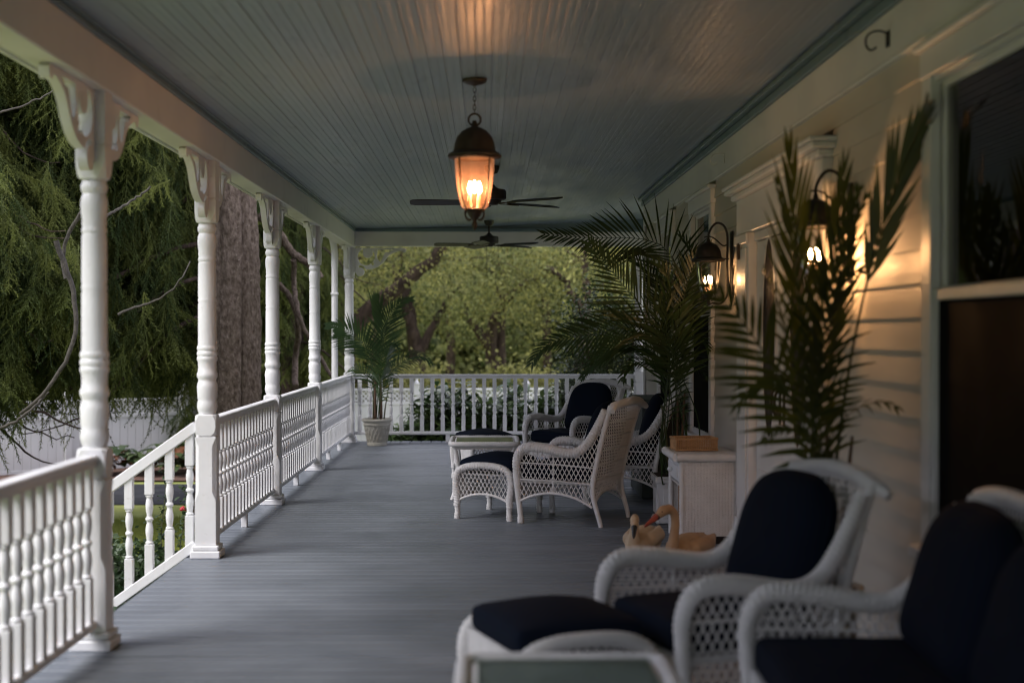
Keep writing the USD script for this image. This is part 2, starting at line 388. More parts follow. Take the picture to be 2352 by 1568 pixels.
ceil = thing('porch_ceiling', 'pale blue beadboard porch ceiling with glossy paint', 'ceiling', kind='structure')
x = -1.80; bw = 0.083
while x < XR - 0.02:
    z = min(ceil_z(x + bw / 2), 3.02)
    y0 = YB if x < WALLX else YH
    # profile across the board: groove, bead, flat, bead (a centre bead), flat
    prof = [(0.0, 0.004), (0.0008, 0.0014)]
    for a in np.linspace(np.pi, 0, 6): prof.append((0.0065 + 0.0045 * np.cos(a), 0.0012 - 0.0015 * np.sin(a)))
    prof += [(0.0118, 0.0011), (0.0130, 0.0), (0.0395, 0.0), (0.0406, 0.0011)]
    for a in np.linspace(np.pi, 0, 6): prof.append((0.0460 + 0.0045 * np.cos(a), 0.0012 - 0.0015 * np.sin(a)))
    prof += [(0.0514, 0.0011), (0.0526, 0.0), (0.0818, 0.0), (0.0829, 0.004)]
    prof = np.array(prof)
    dz = random.uniform(-0.001, 0.001)
    ends = []
    for yy in np.linspace(y0, YE - 0.3, 12):
        ends.append(np.stack([x + prof[:, 0], np.full(len(prof), yy), z + dz + prof[:, 1] + 0.0012 * np.sin(yy * 0.9 + x * 5)], -1))
    obj('ceiling_board', MB().grid(np.array(ends)), CEIL, ceil, smooth=50)
    x += bw
obj('roof_deck', MB().box((-2.45, YB, 3.06), (XR, YE + 0.45, 3.2)).box((-2.45, YB, 2.9), (-2.42, YE + .45, 3.055)), TRIM, ceil, smooth=False)
# crowns
m = MB()
for (o, hgt) in ((0.0, 0.0),):
    m.box((-1.785, YB, 2.842), (-1.760, YE - 0.36, 2.872)).box((-1.785, YB, 2.8725), (-1.742, YE - 0.38, 2.886), 0.003)
m.box((-1.785, YE - 0.345, 2.842), (XR, YE - 0.32, 2.872)).box((-1.74, YE - 0.365, 2.8725), (XR, YE - 0.32, 2.884), 0.003)
m.box((WALLX - 0.06, YB, 2.905), (WALLX - 0.03, YH, 2.955)).box((WALLX - 0.10, YB, 2.957), (WALLX - 0.03, YH, 2.99), 0.004)
obj('crown_molding', m, CROWN, ceil, smooth=False)
m = MB().box((-1.935, YE - 0.32, 2.735), (-1.79, YE - 0.17, 2.885))

beam = thing('porch_beam', 'long pale fascia beam carried on the row of turned posts', 'beam', (PX, 0, BEAMZ))
m = MB().box((-0.075, YB, 0.0), (0.080, PY[4] + .07, 0.30), 0.006)
obj('beam_case', m, TRIM, beam, smooth=False)
obj('beam_outer_trim', MB().box((-0.12, YB, 0.24), (-0.077, PY[4] + .1, 0.42)), TRIM, beam, smooth=False)
b2 = thing('porch_beam', 'pale cross beam closing the far end of the ceiling behind the fans', 'beam', (PX, PY[4], BEAMZ))
obj('beam_case', MB().box((0.083, -0.075, 0.02), (XR - PX, 0.075, 0.235), 0.006), TRIM, b2, smooth=False)
obj('beam_top', MB().box((0.083, -0.070, 0.238), (XR - PX, 0.07, 0.40), 0.006), CROWN, b2, smooth=False)

# ------------------------------------------------------------------ turned posts with fretwork brackets
PROF = [(.954, .055), (.975, .062), (1.0, .068), (1.03, .064), (1.045, .060), (1.06, .0645), (1.10, .066), (1.13, .068), (1.155, .064), (1.17, .058), (1.185, .060), (1.20, .068), (1.22, .068), (1.235, .061), (1.26, .0595), (1.30, .061), (1.31, .067), (1.325, .068), (1.335, .063), (1.345, .068), (1.36, .068), (1.37, .062), (1.385, .068), (1.40, .066), (1.41, .060), (1.68, .0595), (1.69, .056), (1.70, .0595), (1.715, .0595), (1.725, .056), (1.735, .0595), (1.95, .058), (1.96, .054), (1.97, .0585), (1.985, .0585), (1.995, .054), (2.01, .058), (2.03, .056), (2.06, .060), (2.10, .063), (2.13, .060), (2.15, .052), (2.16, .058), (2.175, .062), (2.19, .062), (2.20, .056), (2.212, .056)]
PROF = [(r, z) for z, r in PROF]


def octo(hw, c, z):
    """square with corners cut by c at height z"""
    h = hw
    return [(h, -h + c, z), (h, h - c, z), (h - c, h, z), (-h + c, h, z), (-h, h - c, z), (-h, -h + c, z), (-h + c, -h, z), (h - c, -h, z)]


def block(m, rows):
    P = np.array([octo(*r) for r in rows])
    P = np.concatenate([np.broadcast_to([0, 0, rows[0][2]], (1, 8, 3)), P, np.broadcast_to([0, 0, rows[-1][2]], (1, 8, 3))])
    return m.grid(P, closev=True, flip=True)


A_plinth = bake(MB().box((-.098, -.098, 0.001), (.098, .098, .05), .006).box((-.088, -.088, .052), (.088, .088, .085), .012))
m = MB(); H = .0695
block(m, [(H, .002, .087), (H, .002, .36), (H, .004, .385), (H, .026, .44), (H, .026, .74), (H, .004, .795), (H, .002, .80), (H - .008, .004, .803), (H - .008, .004, .808), (H, .030, .812), (H, .010, .835), (H, .004, .87), (H, .006, .91), (H, .022, .945), (H - .02, .03, .954)])
A_lower = bake(m, 25)
A_shaft = bake(MB().lathe(PROF, 24), 40)
m = MB()
block(m, [(H - .02, .03, 2.213), (H - .004, .035, 2.222), (H, .024, 2.245), (H, .006, 2.285), (H, .002, 2.31), (H, .002, 2.372), (H - .004, .004, 2.374), (H - .004, .004, 2.38), (H, .002, 2.382), (H, .002, BEAMZ)])
A_upper = bake(m, 25)


def arc(cx, cy, r, a0, a1, n=24):
    a = np.radians(np.linspace(a0, a1, n)); return [(cx + r * math.cos(t), cy + r * math.sin(t)) for t in a]


def fret():
    """scroll-cut bracket: u along the beam, w downwards"""
    low = spline([(.665, -.045, 0), (.60, -.040, 0), (.54, -.060, 0), (.46, -.105, 0), (.40, -.180, 0), (.33, -.245, 0), (.24, -.282, 0), (.14, -.292, 0)], 40)[:, :2]
    body = Polygon([(0, 0), (.68, 0), (.70, -.012), (.695, -.035)] + [tuple(q) for q in low] + [(.05, -.33), (0, -.33)]).buffer(0)
    body = unary_union([body, Point(.075, -.325).buffer(.058), Point(.665, -.032).buffer(.030)])
    cres = Point(.158, -.118).buffer(.118).difference(unary_union([Point(.180, -.072).buffer(.064), sbox(.115, -.06, .245, .05), sbox(0, -.012, .4, .05)]))
    tri = Polygon([tuple(q) for q in spline([(.315, -.022, 0), (.42, -.020, 0), (.535, -.022, 0)], 8)[:, :2]] + [tuple(q) for q in spline([(.46, -.062, 0), (.385, -.130, 0), (.345, -.185, 0), (.318, -.160, 0), (.300, -.10, 0)], 12)[:, :2]]).buffer(0)
    slit = Point(.075, -.325).buffer(.088).difference(Point(.075, -.325).buffer(.060)).intersection(sbox(.055, -.30, .20, -.2))
    dot = Point(.245, -.215).buffer(.020)
    s = body.difference(unary_union([cres, tri, slit, dot]))
    return s.intersection(sbox(0, -.40, .72, 0)).simplify(.001)


FRET = fret()
B_fret = {}
for key, e in (('near', (0, -1, 0)), ('far', (0, 1, 0)), ('right', (1, 0, 0))):
    e = np.array(e, float); n = np.cross(e, [0, 0, 1.0])
    mm = MB().prism(FRET, .046, fmat(e, [0, 0, 1], n, e * (H + .002) + n * (-.023) + np.array([0, 0, BEAMZ - .002])))
    B_fret[key] = bake(mm, 30)
ords = ['nearest turned white porch post, soft, at the near side of the stairs', 'second turned white porch post, square base, at the head of the sloping stair rail',
        'third turned white porch post from the camera, just right of the spruce trunk', 'fourth turned white porch post from the camera, left of the downspout',
        'white corner porch post at the far end beside the potted palm']
for i, yy in enumerate(PY):
    p = thing('porch_post', ords[i], 'post', (PX, yy, 0), group='turned porch posts')
    obj('plinth', A_plinth, WHITE, p); obj('lower_block', A_lower, WHITE, p); obj('turned_shaft', A_shaft, WHITE, p); obj('upper_block', A_upper, WHITE, p)
    obj('fretwork_bracket', B_fret['near'], WHITE, p)
    obj('fretwork_bracket', B_fret['far'] if i < 4 else B_fret['right'], WHITE, p)
p = thing('porch_post', 'white turned post behind the tall palm fronds at the far right', 'post', (2.07, PY[4], 0), group='turned porch posts')
for nme, a in (('plinth', A_plinth), ('lower_block', A_lower), ('turned_shaft', A_shaft), ('upper_block', A_upper)): obj(nme, a, WHITE, p)

# ------------------------------------------------------------------ railings
BAL = [(.0145, .350), (.0215, .356), (.0215, .364), (.0150, .370), (.0165, .385), (.0205, .42), (.0210, .445), (.0175, .475), (.0135, .492), (.0150, .498), (.0150, .503), (.0215, .512), (.0215, .522), (.0150, .531), (.0150, .536), (.0135, .541), (.0180, .565), (.0210, .595), (.0205, .62), (.0160, .65), (.0145, .660), (.0205, .666), (.0205, .673), (.0150, .680)]
BAL0, BAL1 = .35, .68


BAL = [(r * 1.22, z) for r, z in BAL]


def baluster(z0, z1, shift=0.0, skew=0.0, hw=.0262):
    m = MB()
    m.box((-hw, -hw, z0), (hw, hw, BAL0 + shift), .003).box((-hw, -hw, BAL1 + shift), (hw, hw, z1), .003)
    m.lathe([(r, z + shift) for r, z in BAL], 12)
    return bake(m, 35)


A_bal = baluster(.145, .865)


def railing(label, p0, p1, n, blocks=1):
    p0, p1 = np.array(p0, float), np.array(p1, float)
    L = np.linalg.norm(p1 - p0); rz = math.atan2(p1[1] - p0[1], p1[0] - p0[0])
    t = thing('porch_railing', label, 'railing', (*p0, 0), rz, group='white baluster railings')
    obj('top_rail', MB().box((0, -.038, .893), (L, .038, .920), .008).box((0, -.024, .862), (L, .031, .8925), .004), WHITE, t, smooth=False)
    obj('bottom_rail', MB().box((0, -.031, .105), (L, .031, .147), .008), WHITE, t, smooth=False)
    for k in range(blocks):
        xx = L * (k + 1) / (blocks + 1)
        obj('support_block', MB().box((xx - .028, -.022, .001), (xx + .028, .022, .104), .003), WHITE, t, smooth=False)
    for k in range(n):
        xx = L * (k + .5) / n
        v, f, nn = A_bal
        obj('baluster', (v + np.array([xx, 0, 0]), f, nn), WHITE, t)
    return t


g = .0715
railing('nearest white baluster railing, at the lower left, blurred', (PX, 3.9), (PX, PY[0] - g), 20)
railing('white railing bay between the second and third posts', (PX, PY[1] + g), (PX, PY[2] - g), 19)
railing('white railing bay between the third and fourth posts', (PX, PY[2] + g), (PX, PY[3] - g), 20)
railing('white railing bay running into the far corner post', (PX, PY[3] + g), (PX, PY[4] - g), 26, 2)
railing('white railing across the far end of the porch before the rhododendrons', (PX + g, PY[4]), (2.07 - g, PY[4]), 27, 2)

# stair rail
S0 = np.array([PX - .072, PY[1]]); dx, dz = -.65, -.465
st = thing('stair_railing', 'sloping white stair handrail with turned balusters going down to the garden', 'railing', (S0[0], S0[1], 0))
sl = dz / dx
LX = -2.05


def slope_bar(zt, w, h):
    a, b = np.array([0, 0, zt]), np.array([LX, 0, zt + LX * sl])
    return MB().beam(a, b, w, h, .004)


obj('handrail', slope_bar(.872, .072, .066), WHITE, st, smooth=False)
obj('bottom_rail', slope_bar(.085, .068, .062), WHITE, st, smooth=False)
for k in range(15):
    xx = -.045 - k * .134
    zo = sl * xx
    m = MB(); hw = .0270
    sh = zo - .04
    lo, hi = .11 + zo, .845 + zo
    m.box((xx - hw, -hw, lo - .02), (xx + hw, hw, BAL0 + sh), .003).box((xx - hw, -hw, BAL1 + sh), (xx + hw, hw, hi + .015), .003)
    m.lathe([(r, z + sh) for r, z in BAL], 12, (xx, 0, 0))
    obj('baluster', m, WHITE, st, smooth=35)
obj('newel_post', MB().box((LX - .045, -.045, GZ), (LX + .045, .045, LX * sl + .95), .006).box((LX - .055, -.055, LX * sl + .952), (LX + .055, .055, LX * sl + .985), .01), WHITE, st, smooth=False)
# downspout
d = thing('downspout', 'white downspout pipe with an elbow outside the far corner post', 'pipe', (-1.98, 18.75, 0))
q = spline([(.01, -1.05, 2.80), (0.0, -.75, 2.74), (-.02, -.30, 2.70), (-.02, -.03, 2.56), (-.02, 0, 2.35)], 16)
m = MB().tube(q, .045, 10).tube([(-.02, 0, 2.40), (-.02, 0, GZ + .1)], .042, 10)
obj('pipe', m, WHITE, d)
obj('strap', MB().box((-.068, -.05, 1.98), (.028, .05, 2.01)), WHITE, d, smooth=False)

# ------------------------------------------------------------------ house wall
house = thing('house_wall', 'cream clapboard house wall along the right side of the porch', 'house', (WALLX, 0, 0))
EXPO = .1405
# openings in the siding: (y0, y1, z0, z1)
OPEN = [(4.10, 5.72, .62, 2.64), (7.33, 9.86, -.05, 2.50), (11.12, 12.34, .62, 2.64), (13.45, 14.67, .62, 2.64)]
z = .012
while z < 2.66:
    cuts = [(YB, YH)]
    for (a, b, z0, z1) in OPEN:
        if z < z1 and z + EXPO > z0:
            cuts = [c for s, e in cuts for c in ((s, min(e, a)), (max(s, b), e)) if c[1] - c[0] > .01]
    for s, e in cuts:
        prof = np.array([(-.020, 0), (-.020, .004), (-.006, EXPO + .012), (.004, EXPO + .012), (.004, 0)])
        E = np.array([np.stack([prof[:, 0], np.full(5, yy), z + prof[:, 1]], -1) for yy in (s + .001, e - .001)])
        mm = MB().grid(E, closev=True, flip=True)
        obj('clapboard', mm, SIDING, house, smooth=False)
    z += EXPO
obj('frieze_board', MB().box((-.030, YB, 2.70), (.02, YH, 2.957), .004).box((-.040, YB, 2.676), (.02, YH, 2.698), .006), TRIM, house, smooth=False)
obj('corner_board', MB().box((-.035, YH + .001, 0), (.10, YH + .03, 2.96)).box((-.035, YH - .10, 0), (-.022, YH, 2.67)), TRIM, house, smooth=False)
obj('wing_wall', MB().box((-3.6, YB - .2, -1.2), (0.011, YB - .002, 6.0)), SIDING, house, smooth=False)
obj('return_wall', MB().box((.012, YH - .12, -1.2), (XR + 2, YH - .002, 6.0)).box((.35, YB, -1.2), (.5, YH - .13, 6.0)).box((.012, YB, 2.66), (.34, YH - .13, 6.0)).box((-.02, YB, 3.21), (.010, YH, 6.0)), SIDING, house, smooth=False)


def window(o, deep, near=False):
    a, b, z0, z1 = o
    cw = .115
    m = MB()
    m.box((-.045, a, z0 + .02), (.0, a + cw, z1 - .13)).box((-.045, b - cw, z0 + .02), (.0, b, z1 - .13))
    m.box((-.05, a - .01, z1 - .129), (.0, b + .01, z1 - .02)).box((-.075, a - .035, z1 - .019), (.0, b + .035, z1 + .012), .008)
    m.box((-.03, a + cw + .001, z1 - .135), (.02, b - cw - .001, z1 - .155))
    w = obj('window_casing', m, TRIM, house, smooth=False)
    obj('sill', MB().box((-.085, a - .035, z0 - .03), (.02, b + .035, z0 + .018), .006).box((-.04, a - .01, z0 - .10), (.0, b + .01, z0 - .032)), TRIM, w, smooth=False)
    ia, ib, iz0, iz1 = a + cw, b - cw, z0 + .02, z1 - .135
    zm = (iz0 + iz1) / 2 + .06
    def sash(x, za, zb):
        s = .045
        return MB().box((x, ia + .001, za), (x + .028, ia + s, zb)).box((x, ib - s, za), (x + .028, ib - .001, zb)).box((x, ia + s + .001, za), (x + .028, ib - s - .001, za + s)).box((x, ia + s + .001, zb - s), (x + .028, ib - s - .001, zb))
    obj('upper_sash', sash(.0, zm, iz1), TRIM, w, smooth=False)
    obj('lower_sash', sash(-.036, iz0, zm + .035), TRIM, w, smooth=False)
    obj('upper_pane', MB().box((.012, ia + .046, zm + .046), (.016, ib - .046, iz1 - .046), .001), WPANE, w, smooth=False)
    obj('lower_pane', MB().box((-.014, ia + .046, iz0 + .046), (-.010, ib - .046, zm - .011), .001), WPANE, w, smooth=False)
    obj('insect_screen', MB().box((-.0235, ia + .046, iz0 + .046), (-.0225, ib - .046, zm - .011), .0002), SCREEN, w, smooth=False)
    e = .06
    m = MB().box((deep, ia - e, iz0 - e), (deep + .02, ib + e, iz1 + e)).box((.03, ia - e - .02, iz0 - e), (deep, ia - e, iz1 + e)).box((.03, ib + e, iz0 - e), (deep, ib + e + .02, iz1 + e)).box((.03, ia - e, iz1 + e), (deep, ib + e, iz1 + e + .02)).box((.03, ia - e, iz0 - e - .02), (deep, ib + e, iz0 - e))
    obj('dark_interior', m, ROOM, w, smooth=False)


for o in (OPEN[0], OPEN[2], OPEN[3]): window(o, .34)

# double door with oval lights and a classical surround
a, b = OPEN[1][0], OPEN[1][1]
m = MB()
for (s, e) in ((a, a + .42), (b - .42, b)):
    m.box((-.06, s, .0), (.02, e, 2.16)).box((-.075, s - .012, .0), (-.061, e + .012, .22)).box((-.072, s + .05, .30), (-.061, e - .05, 2.06), .006).box((-.08, s - .015, 2.09), (-.061, e + .015, 2.155), .01)
m.box((-.065, a, 2.162), (.02, b, 2.40)).box((-.10, a - .04, 2.402), (.02, b + .04, 2.44), .012).box((-.14, a - .08, 2.441), (.02, b + .08, 2.475), .010).box((-.155, a - .095, 2.476), (.02, b + .095, 2.50), .006)
m.box((-.02, a + .422, 2.10), (.02, b - .422, 2.158))
surround = obj('door_surround', m, TRIM, house, smooth=False)
mid = (a + b) / 2
for k, (s, e) in enumerate(((mid + .005, b - .435), (a + .435, mid - .005))):
    w, c = e - s, (s + e) / 2
    m = MB()
    hole = Point(0, 0).buffer(1.0, 32)
    from shapely import affinity
    ov = affinity.scale(hole, .205, .64)
    leafp = sbox(-w / 2, .02 - 1.46, w / 2, 2.09 - 1.46).difference(ov)
    M = fmat([0, 1, 0], [0, 0, 1], [1, 0, 0], [-.005, c, 1.46])
    m.prism(leafp, .045, M)
    dr = obj('door', m, TRIM, house, smooth=False)
    ring = affinity.scale(hole, .235, .675).difference(affinity.scale(hole, .197, .63))
    obj('oval_molding', MB().prism(ring, .004, fmat([0, 1, 0], [0, 0, 1], [1, 0, 0], [-.0095, c, 1.46])), TRIM, dr, smooth=False)
    obj('oval_glass', MB().prism(ov.buffer(-.001), .006, fmat([0, 1, 0], [0, 0, 1], [1, 0, 0], [-.004, c, 1.46])), DOORG, dr, smooth=False)
    obj('lower_panel', MB().box((-.018, c - w / 2 + .12, .16), (-.006, c + w / 2 - .12, .60), .008), TRIM, dr, smooth=False)
    hy = s + .055 if k == 0 else e - .055
    mh = MB().box((-.014, hy - .022, .93), (-.006, hy + .022, 1.20), .004).tube(spline([(-.01, hy, 1.16), (-.055, hy, 1.13), (-.055, hy, 1.02), (-.01, hy, .97)], 12), .009, 8).ball((-.035, hy, 1.22), .022)
    obj('handle', mh, BRONZE, dr)
    obj('dark_interior', MB().box((.30, c - .38, .2), (.32, c + .38, 2.2)).box((.06, c - .40, .2), (.30, c - .381, 2.2)).box((.06, c + .381, .2), (.30, c + .40, 2.2)), ROOM, dr, smooth=False)
obj('door_chime_box', MB().box((-.088, b - .19, 1.99), (-.0735, b - .13, 2.10), .006), BRONZE, house, smooth=False)
for yy in (6.24, 10.57):
    m = MB().box((-.040, yy - .02, 2.75), (-.031, yy + .02, 2.82)).tube(spline([(-.035, yy, 2.805), (-.09, yy, 2.82), (-.13, yy, 2.79), (-.12, yy, 2.74), (-.085, yy, 2.75)], 20), .005, 6)
    obj('plant_hook', m, TRIM if yy > 8 else BLACK, house)


# ------------------------------------------------------------------ lanterns
def lantern_body(t, zb, s, metal, glass, bulbmat, bulbs=3):
    """hood, ribs, glass and candles; zb is the height of the glass foot, s scales"""
    S = lambda prof: [(r * s, zb + z * s) for r, z in prof]
    obj('hood', MB().lathe(S([(.150, .295), (.152, .305), (.140, .318), (.122, .325), (.116, .345), (.112, .375), (.098, .41), (.072, .44), (.040, .458), (.020, .466), (.014, .49), (.010, .50)]), 28).lathe(S([(.146, .290), (.120, .284), (.119, .300)]), 28, caps=False), metal, t, smooth=40)
    gl = [(.050, .0), (.072, .012), (.088, .06), (.099, .13), (.107, .20), (.113, .283)]
    obj('glass', MB().lathe(S(gl), 28, caps=False), glass, t, smooth=60)
    m = MB()
    for k in range(4):
        a_ = math.pi / 4 + k * math.pi / 2
        m.tube([(r * 1.05 * s * math.cos(a_), r * 1.05 * s * math.sin(a_), zb + z * s) for r, z in gl] + [(.13 * s * math.cos(a_), .13 * s * math.sin(a_), zb + .292 * s)], .0045 * s, 6)
        ca, sa = math.cos(a_), math.sin(a_)
        q = spline([(.050, 0, .0), (.075, 0, -.02), (.062, 0, -.05), (.03, 0, -.055)], 10)
        m.tube([(p[0] * ca * s, p[0] * sa * s, zb + p[2] * s) for p in q], .005 * s, 6)
    m.lathe(S([(.055, -.006), (.062, .002), (.05, .008)]), 20)
    m.lathe(S([(.003, -.115), (.012, -.10), (.016, -.08), (.010, -.065), (.020, -.05), (.034, -.035), (.045, -.012), (.04, -.004)]), 16)
    obj('cage', m, metal, t, smooth=40)
    for k in range(bulbs):
        a_ = k * 2 * math.pi / bulbs + .5
        rr = .030 * s if bulbs > 1 else 0
        cx_, cy_ = rr * math.cos(a_), rr * math.sin(a_)
        c = obj('candle', MB().lathe([(.009 * s, zb + .008 * s), (.009 * s, zb + .09 * s)], 10, (cx_, cy_, 0)), CANDLE, t)
        obj('bulb', MB().lathe([(.005 * s, zb + .091 * s), (.012 * s, zb + .105 * s), (.014 * s, zb + .122 * s), (.009 * s, zb + .145 * s), (.002 * s, zb + .162 * s)], 10, (cx_, cy_, 0)), bulbmat, c)


LP = at(1090, 425, 8.02)
t = thing('pendant_lantern', 'lit bronze pendant lantern hanging on a chain from the ceiling', 'lantern', (LP[0], 8.02, 0))
lantern_body(t, 2.185, 1.0, BRONZE, AMBER, BULB)
zc = ceil_z(LP[0])
obj('ceiling_canopy', MB().lathe([(.006, zc - .040), (.02, zc - .034), (.045, zc - .028), (.066, zc - .018), (.070, zc - .004)], 24), BRONZE, t, smooth=40)
m = MB()
for k in range(6):
    z0 = 2.735 + k * .0245
    e = np.array([1, 0]) if k % 2 else np.array([0, 1])
    q = [(e[0] * .008 * math.cos(a_), e[1] * .008 * math.cos(a_), z0 + .017 * math.sin(a_)) for a_ in np.linspace(0, 2 * np.pi, 13)]
    m.tube(q, .0022, 5)
obj('chain', m, BRONZE, t)
obj('ring', MB().tube([(.034 * math.cos(a_), 0, 2.690 + .034 * math.sin(a_)) for a_ in np.linspace(0, 2 * np.pi, 25)], .0058, 8), BRONZE, t)


def wall_lantern(label, y, bulbs):
    t = thing('wall_lantern', label, 'lantern', (WALLX, y, 0), group='wall lanterns either side of the door')
    xo = -.195
    sub = '/World/' + t.GetName()
    hold = MB()
    # body about its own axis, moved out from the wall
    g0 = UsdGeom.Xform.Define(stage, sub + '/lamp'); g0.AddTranslateOp().Set(Gf.Vec3d(xo, 0, 0))
    lantern_body(g0.GetPrim(), 1.775, .80, BLACK, GLASS, bulbs)
    top = 1.775 + .50 * .8
    m = MB().box((-.030, -.032, 1.735), (-.021, .032, 2.225), .006).box((-.0345, -.024, 1.745), (-.0305, .024, 2.215), .004)
    obj('backplate', m, BLACK, t, smooth=False)
    q = spline([(-.035, 0, 1.79), (-.055, 0, 1.90), (-.056, 0, 2.15), (-.062, 0, 2.22), (-.095, 0, 2.275), (-.13, 0, 2.285), (-.172, 0, 2.25), (xo, 0, 2.19), (xo, 0, top - .01)], 40)
    m = MB().tube(q, .0085, 8).tube(spline([(-.05, 0, 2.14), (-.085, 0, 2.12), (-.13, 0, 2.155), (-.18, 0, 2.185), (xo - .03, 0, 2.18)], 20), .0055, 6).tube([(-.045, 0, 2.025), (xo + .1, 0, 2.025)], .006, 6)
    m.tube(spline([(-.055, 0, 1.93), (-.056, 0, 1.80), (-.07, 0, 1.735), (-.11, 0, 1.70), (-.16, 0, 1.705), (xo, 0, 1.69)], 24), .007, 6)
    obj('bracket_arm', m, BLACK, t)
    return t


wall_lantern('lit black wall lantern on the far side of the double door', 10.28, BULBF)
wall_lantern('lit black wall lantern glowing behind the blurred near palm', 6.92, BULBW)


# ------------------------------------------------------------------ ceiling fans
def fan(label, x, y, a0, chain):
    t = thing('ceiling_fan', label, 'ceiling fan', (x, y, 0), a0, group='dark ceiling fans')
    zc = ceil_z(x)
    obj('canopy', MB().lathe([(.012, zc - .075), (.045, zc - .062), (.062, zc - .03), (.066, zc - .003)], 20), BLADE, t, smooth=40)
    obj('downrod', MB().lathe([(.013, zc - .16), (.013, zc - .07)], 12), BLADE, t)
    zm = 2.66
    obj('motor', MB().lathe([(.03, zm - .075), (.05, zm - .072), (.075, zm - .05), (.085, zm - .032), (.112, zm - .028), (.122, zm - .02), (.122, zm + .045), (.112, zm + .058), (.06, zm + .066), (.03, zm + .085), (.022, zm + .10)], 28), BLADE, t, smooth=40)
    pts = [(.20, -.052), (.28, -.062), (.52, -.070), (.66, -.070), (.695, -.055), (.70, -.02), (.70, .03), (.68, .062), (.64, .070), (.50, .070), (.28, .060), (.20, .050)]
    for k in range(5):
        a_ = k * 2 * math.pi / 5; ca, sa = math.cos(a_), math.sin(a_)
        pt = math.radians(12)
        ey = np.array([-sa * math.cos(pt), ca * math.cos(pt), math.sin(pt)]); ex = np.array([ca, sa, 0]); ez = np.cross(ex, ey)
        bl = obj('blade', MB().prism(Polygon(pts).buffer(.006), .007, fmat(ex, ey, ez, [0, 0, zm - .055])), BLADE, t, smooth=False)
        ir = Polygon([(.085, -.018), (.15, -.014), (.20, -.04), (.27, -.03), (.24, 0), (.27, .03), (.20, .04), (.15, .014), (.085, .018)])
        obj('blade_iron', MB().prism(ir, .006, fmat(ex, ey, ez, [0, 0, zm - .063])), BRONZE, bl, smooth=False)
    if chain:
        obj('pull_chain', MB().tube([(.03, .01, zm - .07), (.03, .01, zm - .36)], .0022, 5).ball((.03, .01, zm - .37), .010, 1, (.7, .7, 1.4)), BRONZE, t)


fan('dark ceiling fan half hidden behind the pendant lantern', .045, 12.25, math.pi, False)
fan('dark ceiling fan before the end beam, its pull chain hanging', .03, 18.25, math.pi + .09, True)


# ------------------------------------------------------------------ wicker furniture
def rbox(h, r, n=10, puff=0.0, puffs=0.0):
    """rounded box (half sizes h, edge radius r) with a domed top"""
    lin = np.linspace(-1, 1, n); m = MB()
    h = np.array(h, float); inner = h - r
    for ax in range(3):
        for s in (-1, 1):
            a, b = np.meshgrid(lin, lin, indexing='ij')
            p = np.zeros((n, n, 3)); o = [k for k in range(3) if k != ax]
            p[..., ax] = s
            p[..., o[0]], p[..., o[1]] = np.sin(a * np.pi / 2), np.sin(b * np.pi / 2)
            q = p * h; c = np.clip(q, -inner, inner); dlt = q - c
            ln = np.linalg.norm(dlt, axis=-1, keepdims=True)
            q = c + dlt / np.maximum(ln, 1e-9) * np.minimum(r, ln + 10)
            wv = (1 - (q[..., 0] / h[0]) ** 2) * (1 - (q[..., 1] / h[1]) ** 2)
            q[..., 2] += puff * np.clip(wv, 0, 1) * np.sign(q[..., 2]).clip(-.35, 1)
            m.grid(q, flip=(s > 0) ^ (ax == 1) ^ True)
    v, f = m.arr()
    t = trimesh.Trimesh(v, f, process=False); t.merge_vertices(digits_vertex=5); t.fix_normals()
    return np.array(t.vertices), np.array(t.faces)


def clipped_strands(poly, spacing, ang, bulge=None):
    """line segments at +-ang (degrees) clipped to a polygon in the plane"""
    out = []
    x0, y0, x1, y1 = poly.bounds; L = 3 * max(x1 - x0, y1 - y0)
    for sgn in (1, -1):
        a = math.radians(ang) * sgn; d = np.array([math.cos(a), math.sin(a)]); n = np.array([-d[1], d[0]])
        c = np.array([(x0 + x1) / 2, (y0 + y1) / 2])
        for k in range(-int(L / spacing), int(L / spacing) + 1):
            p = c + n * k * spacing
            s = LineString([p - d * L, p + d * L]).intersection(poly)
            for g in getattr(s, 'geoms', [s]):
                if g.length > .015: out.append((np.array(g.coords)[0], np.array(g.coords)[-1], sgn))
    return out


def lattice(m, poly, place, spacing=.026, ang=58, r=.0032, seg=1):
    for a, b, s in clipped_strands(poly, spacing, ang):
        pts = [place(a + (b - a) * k / seg, s) for k in range(seg + 1)]
        m.tube(pts, r, 4, caps=False)


WV = (.022, .26, 1)


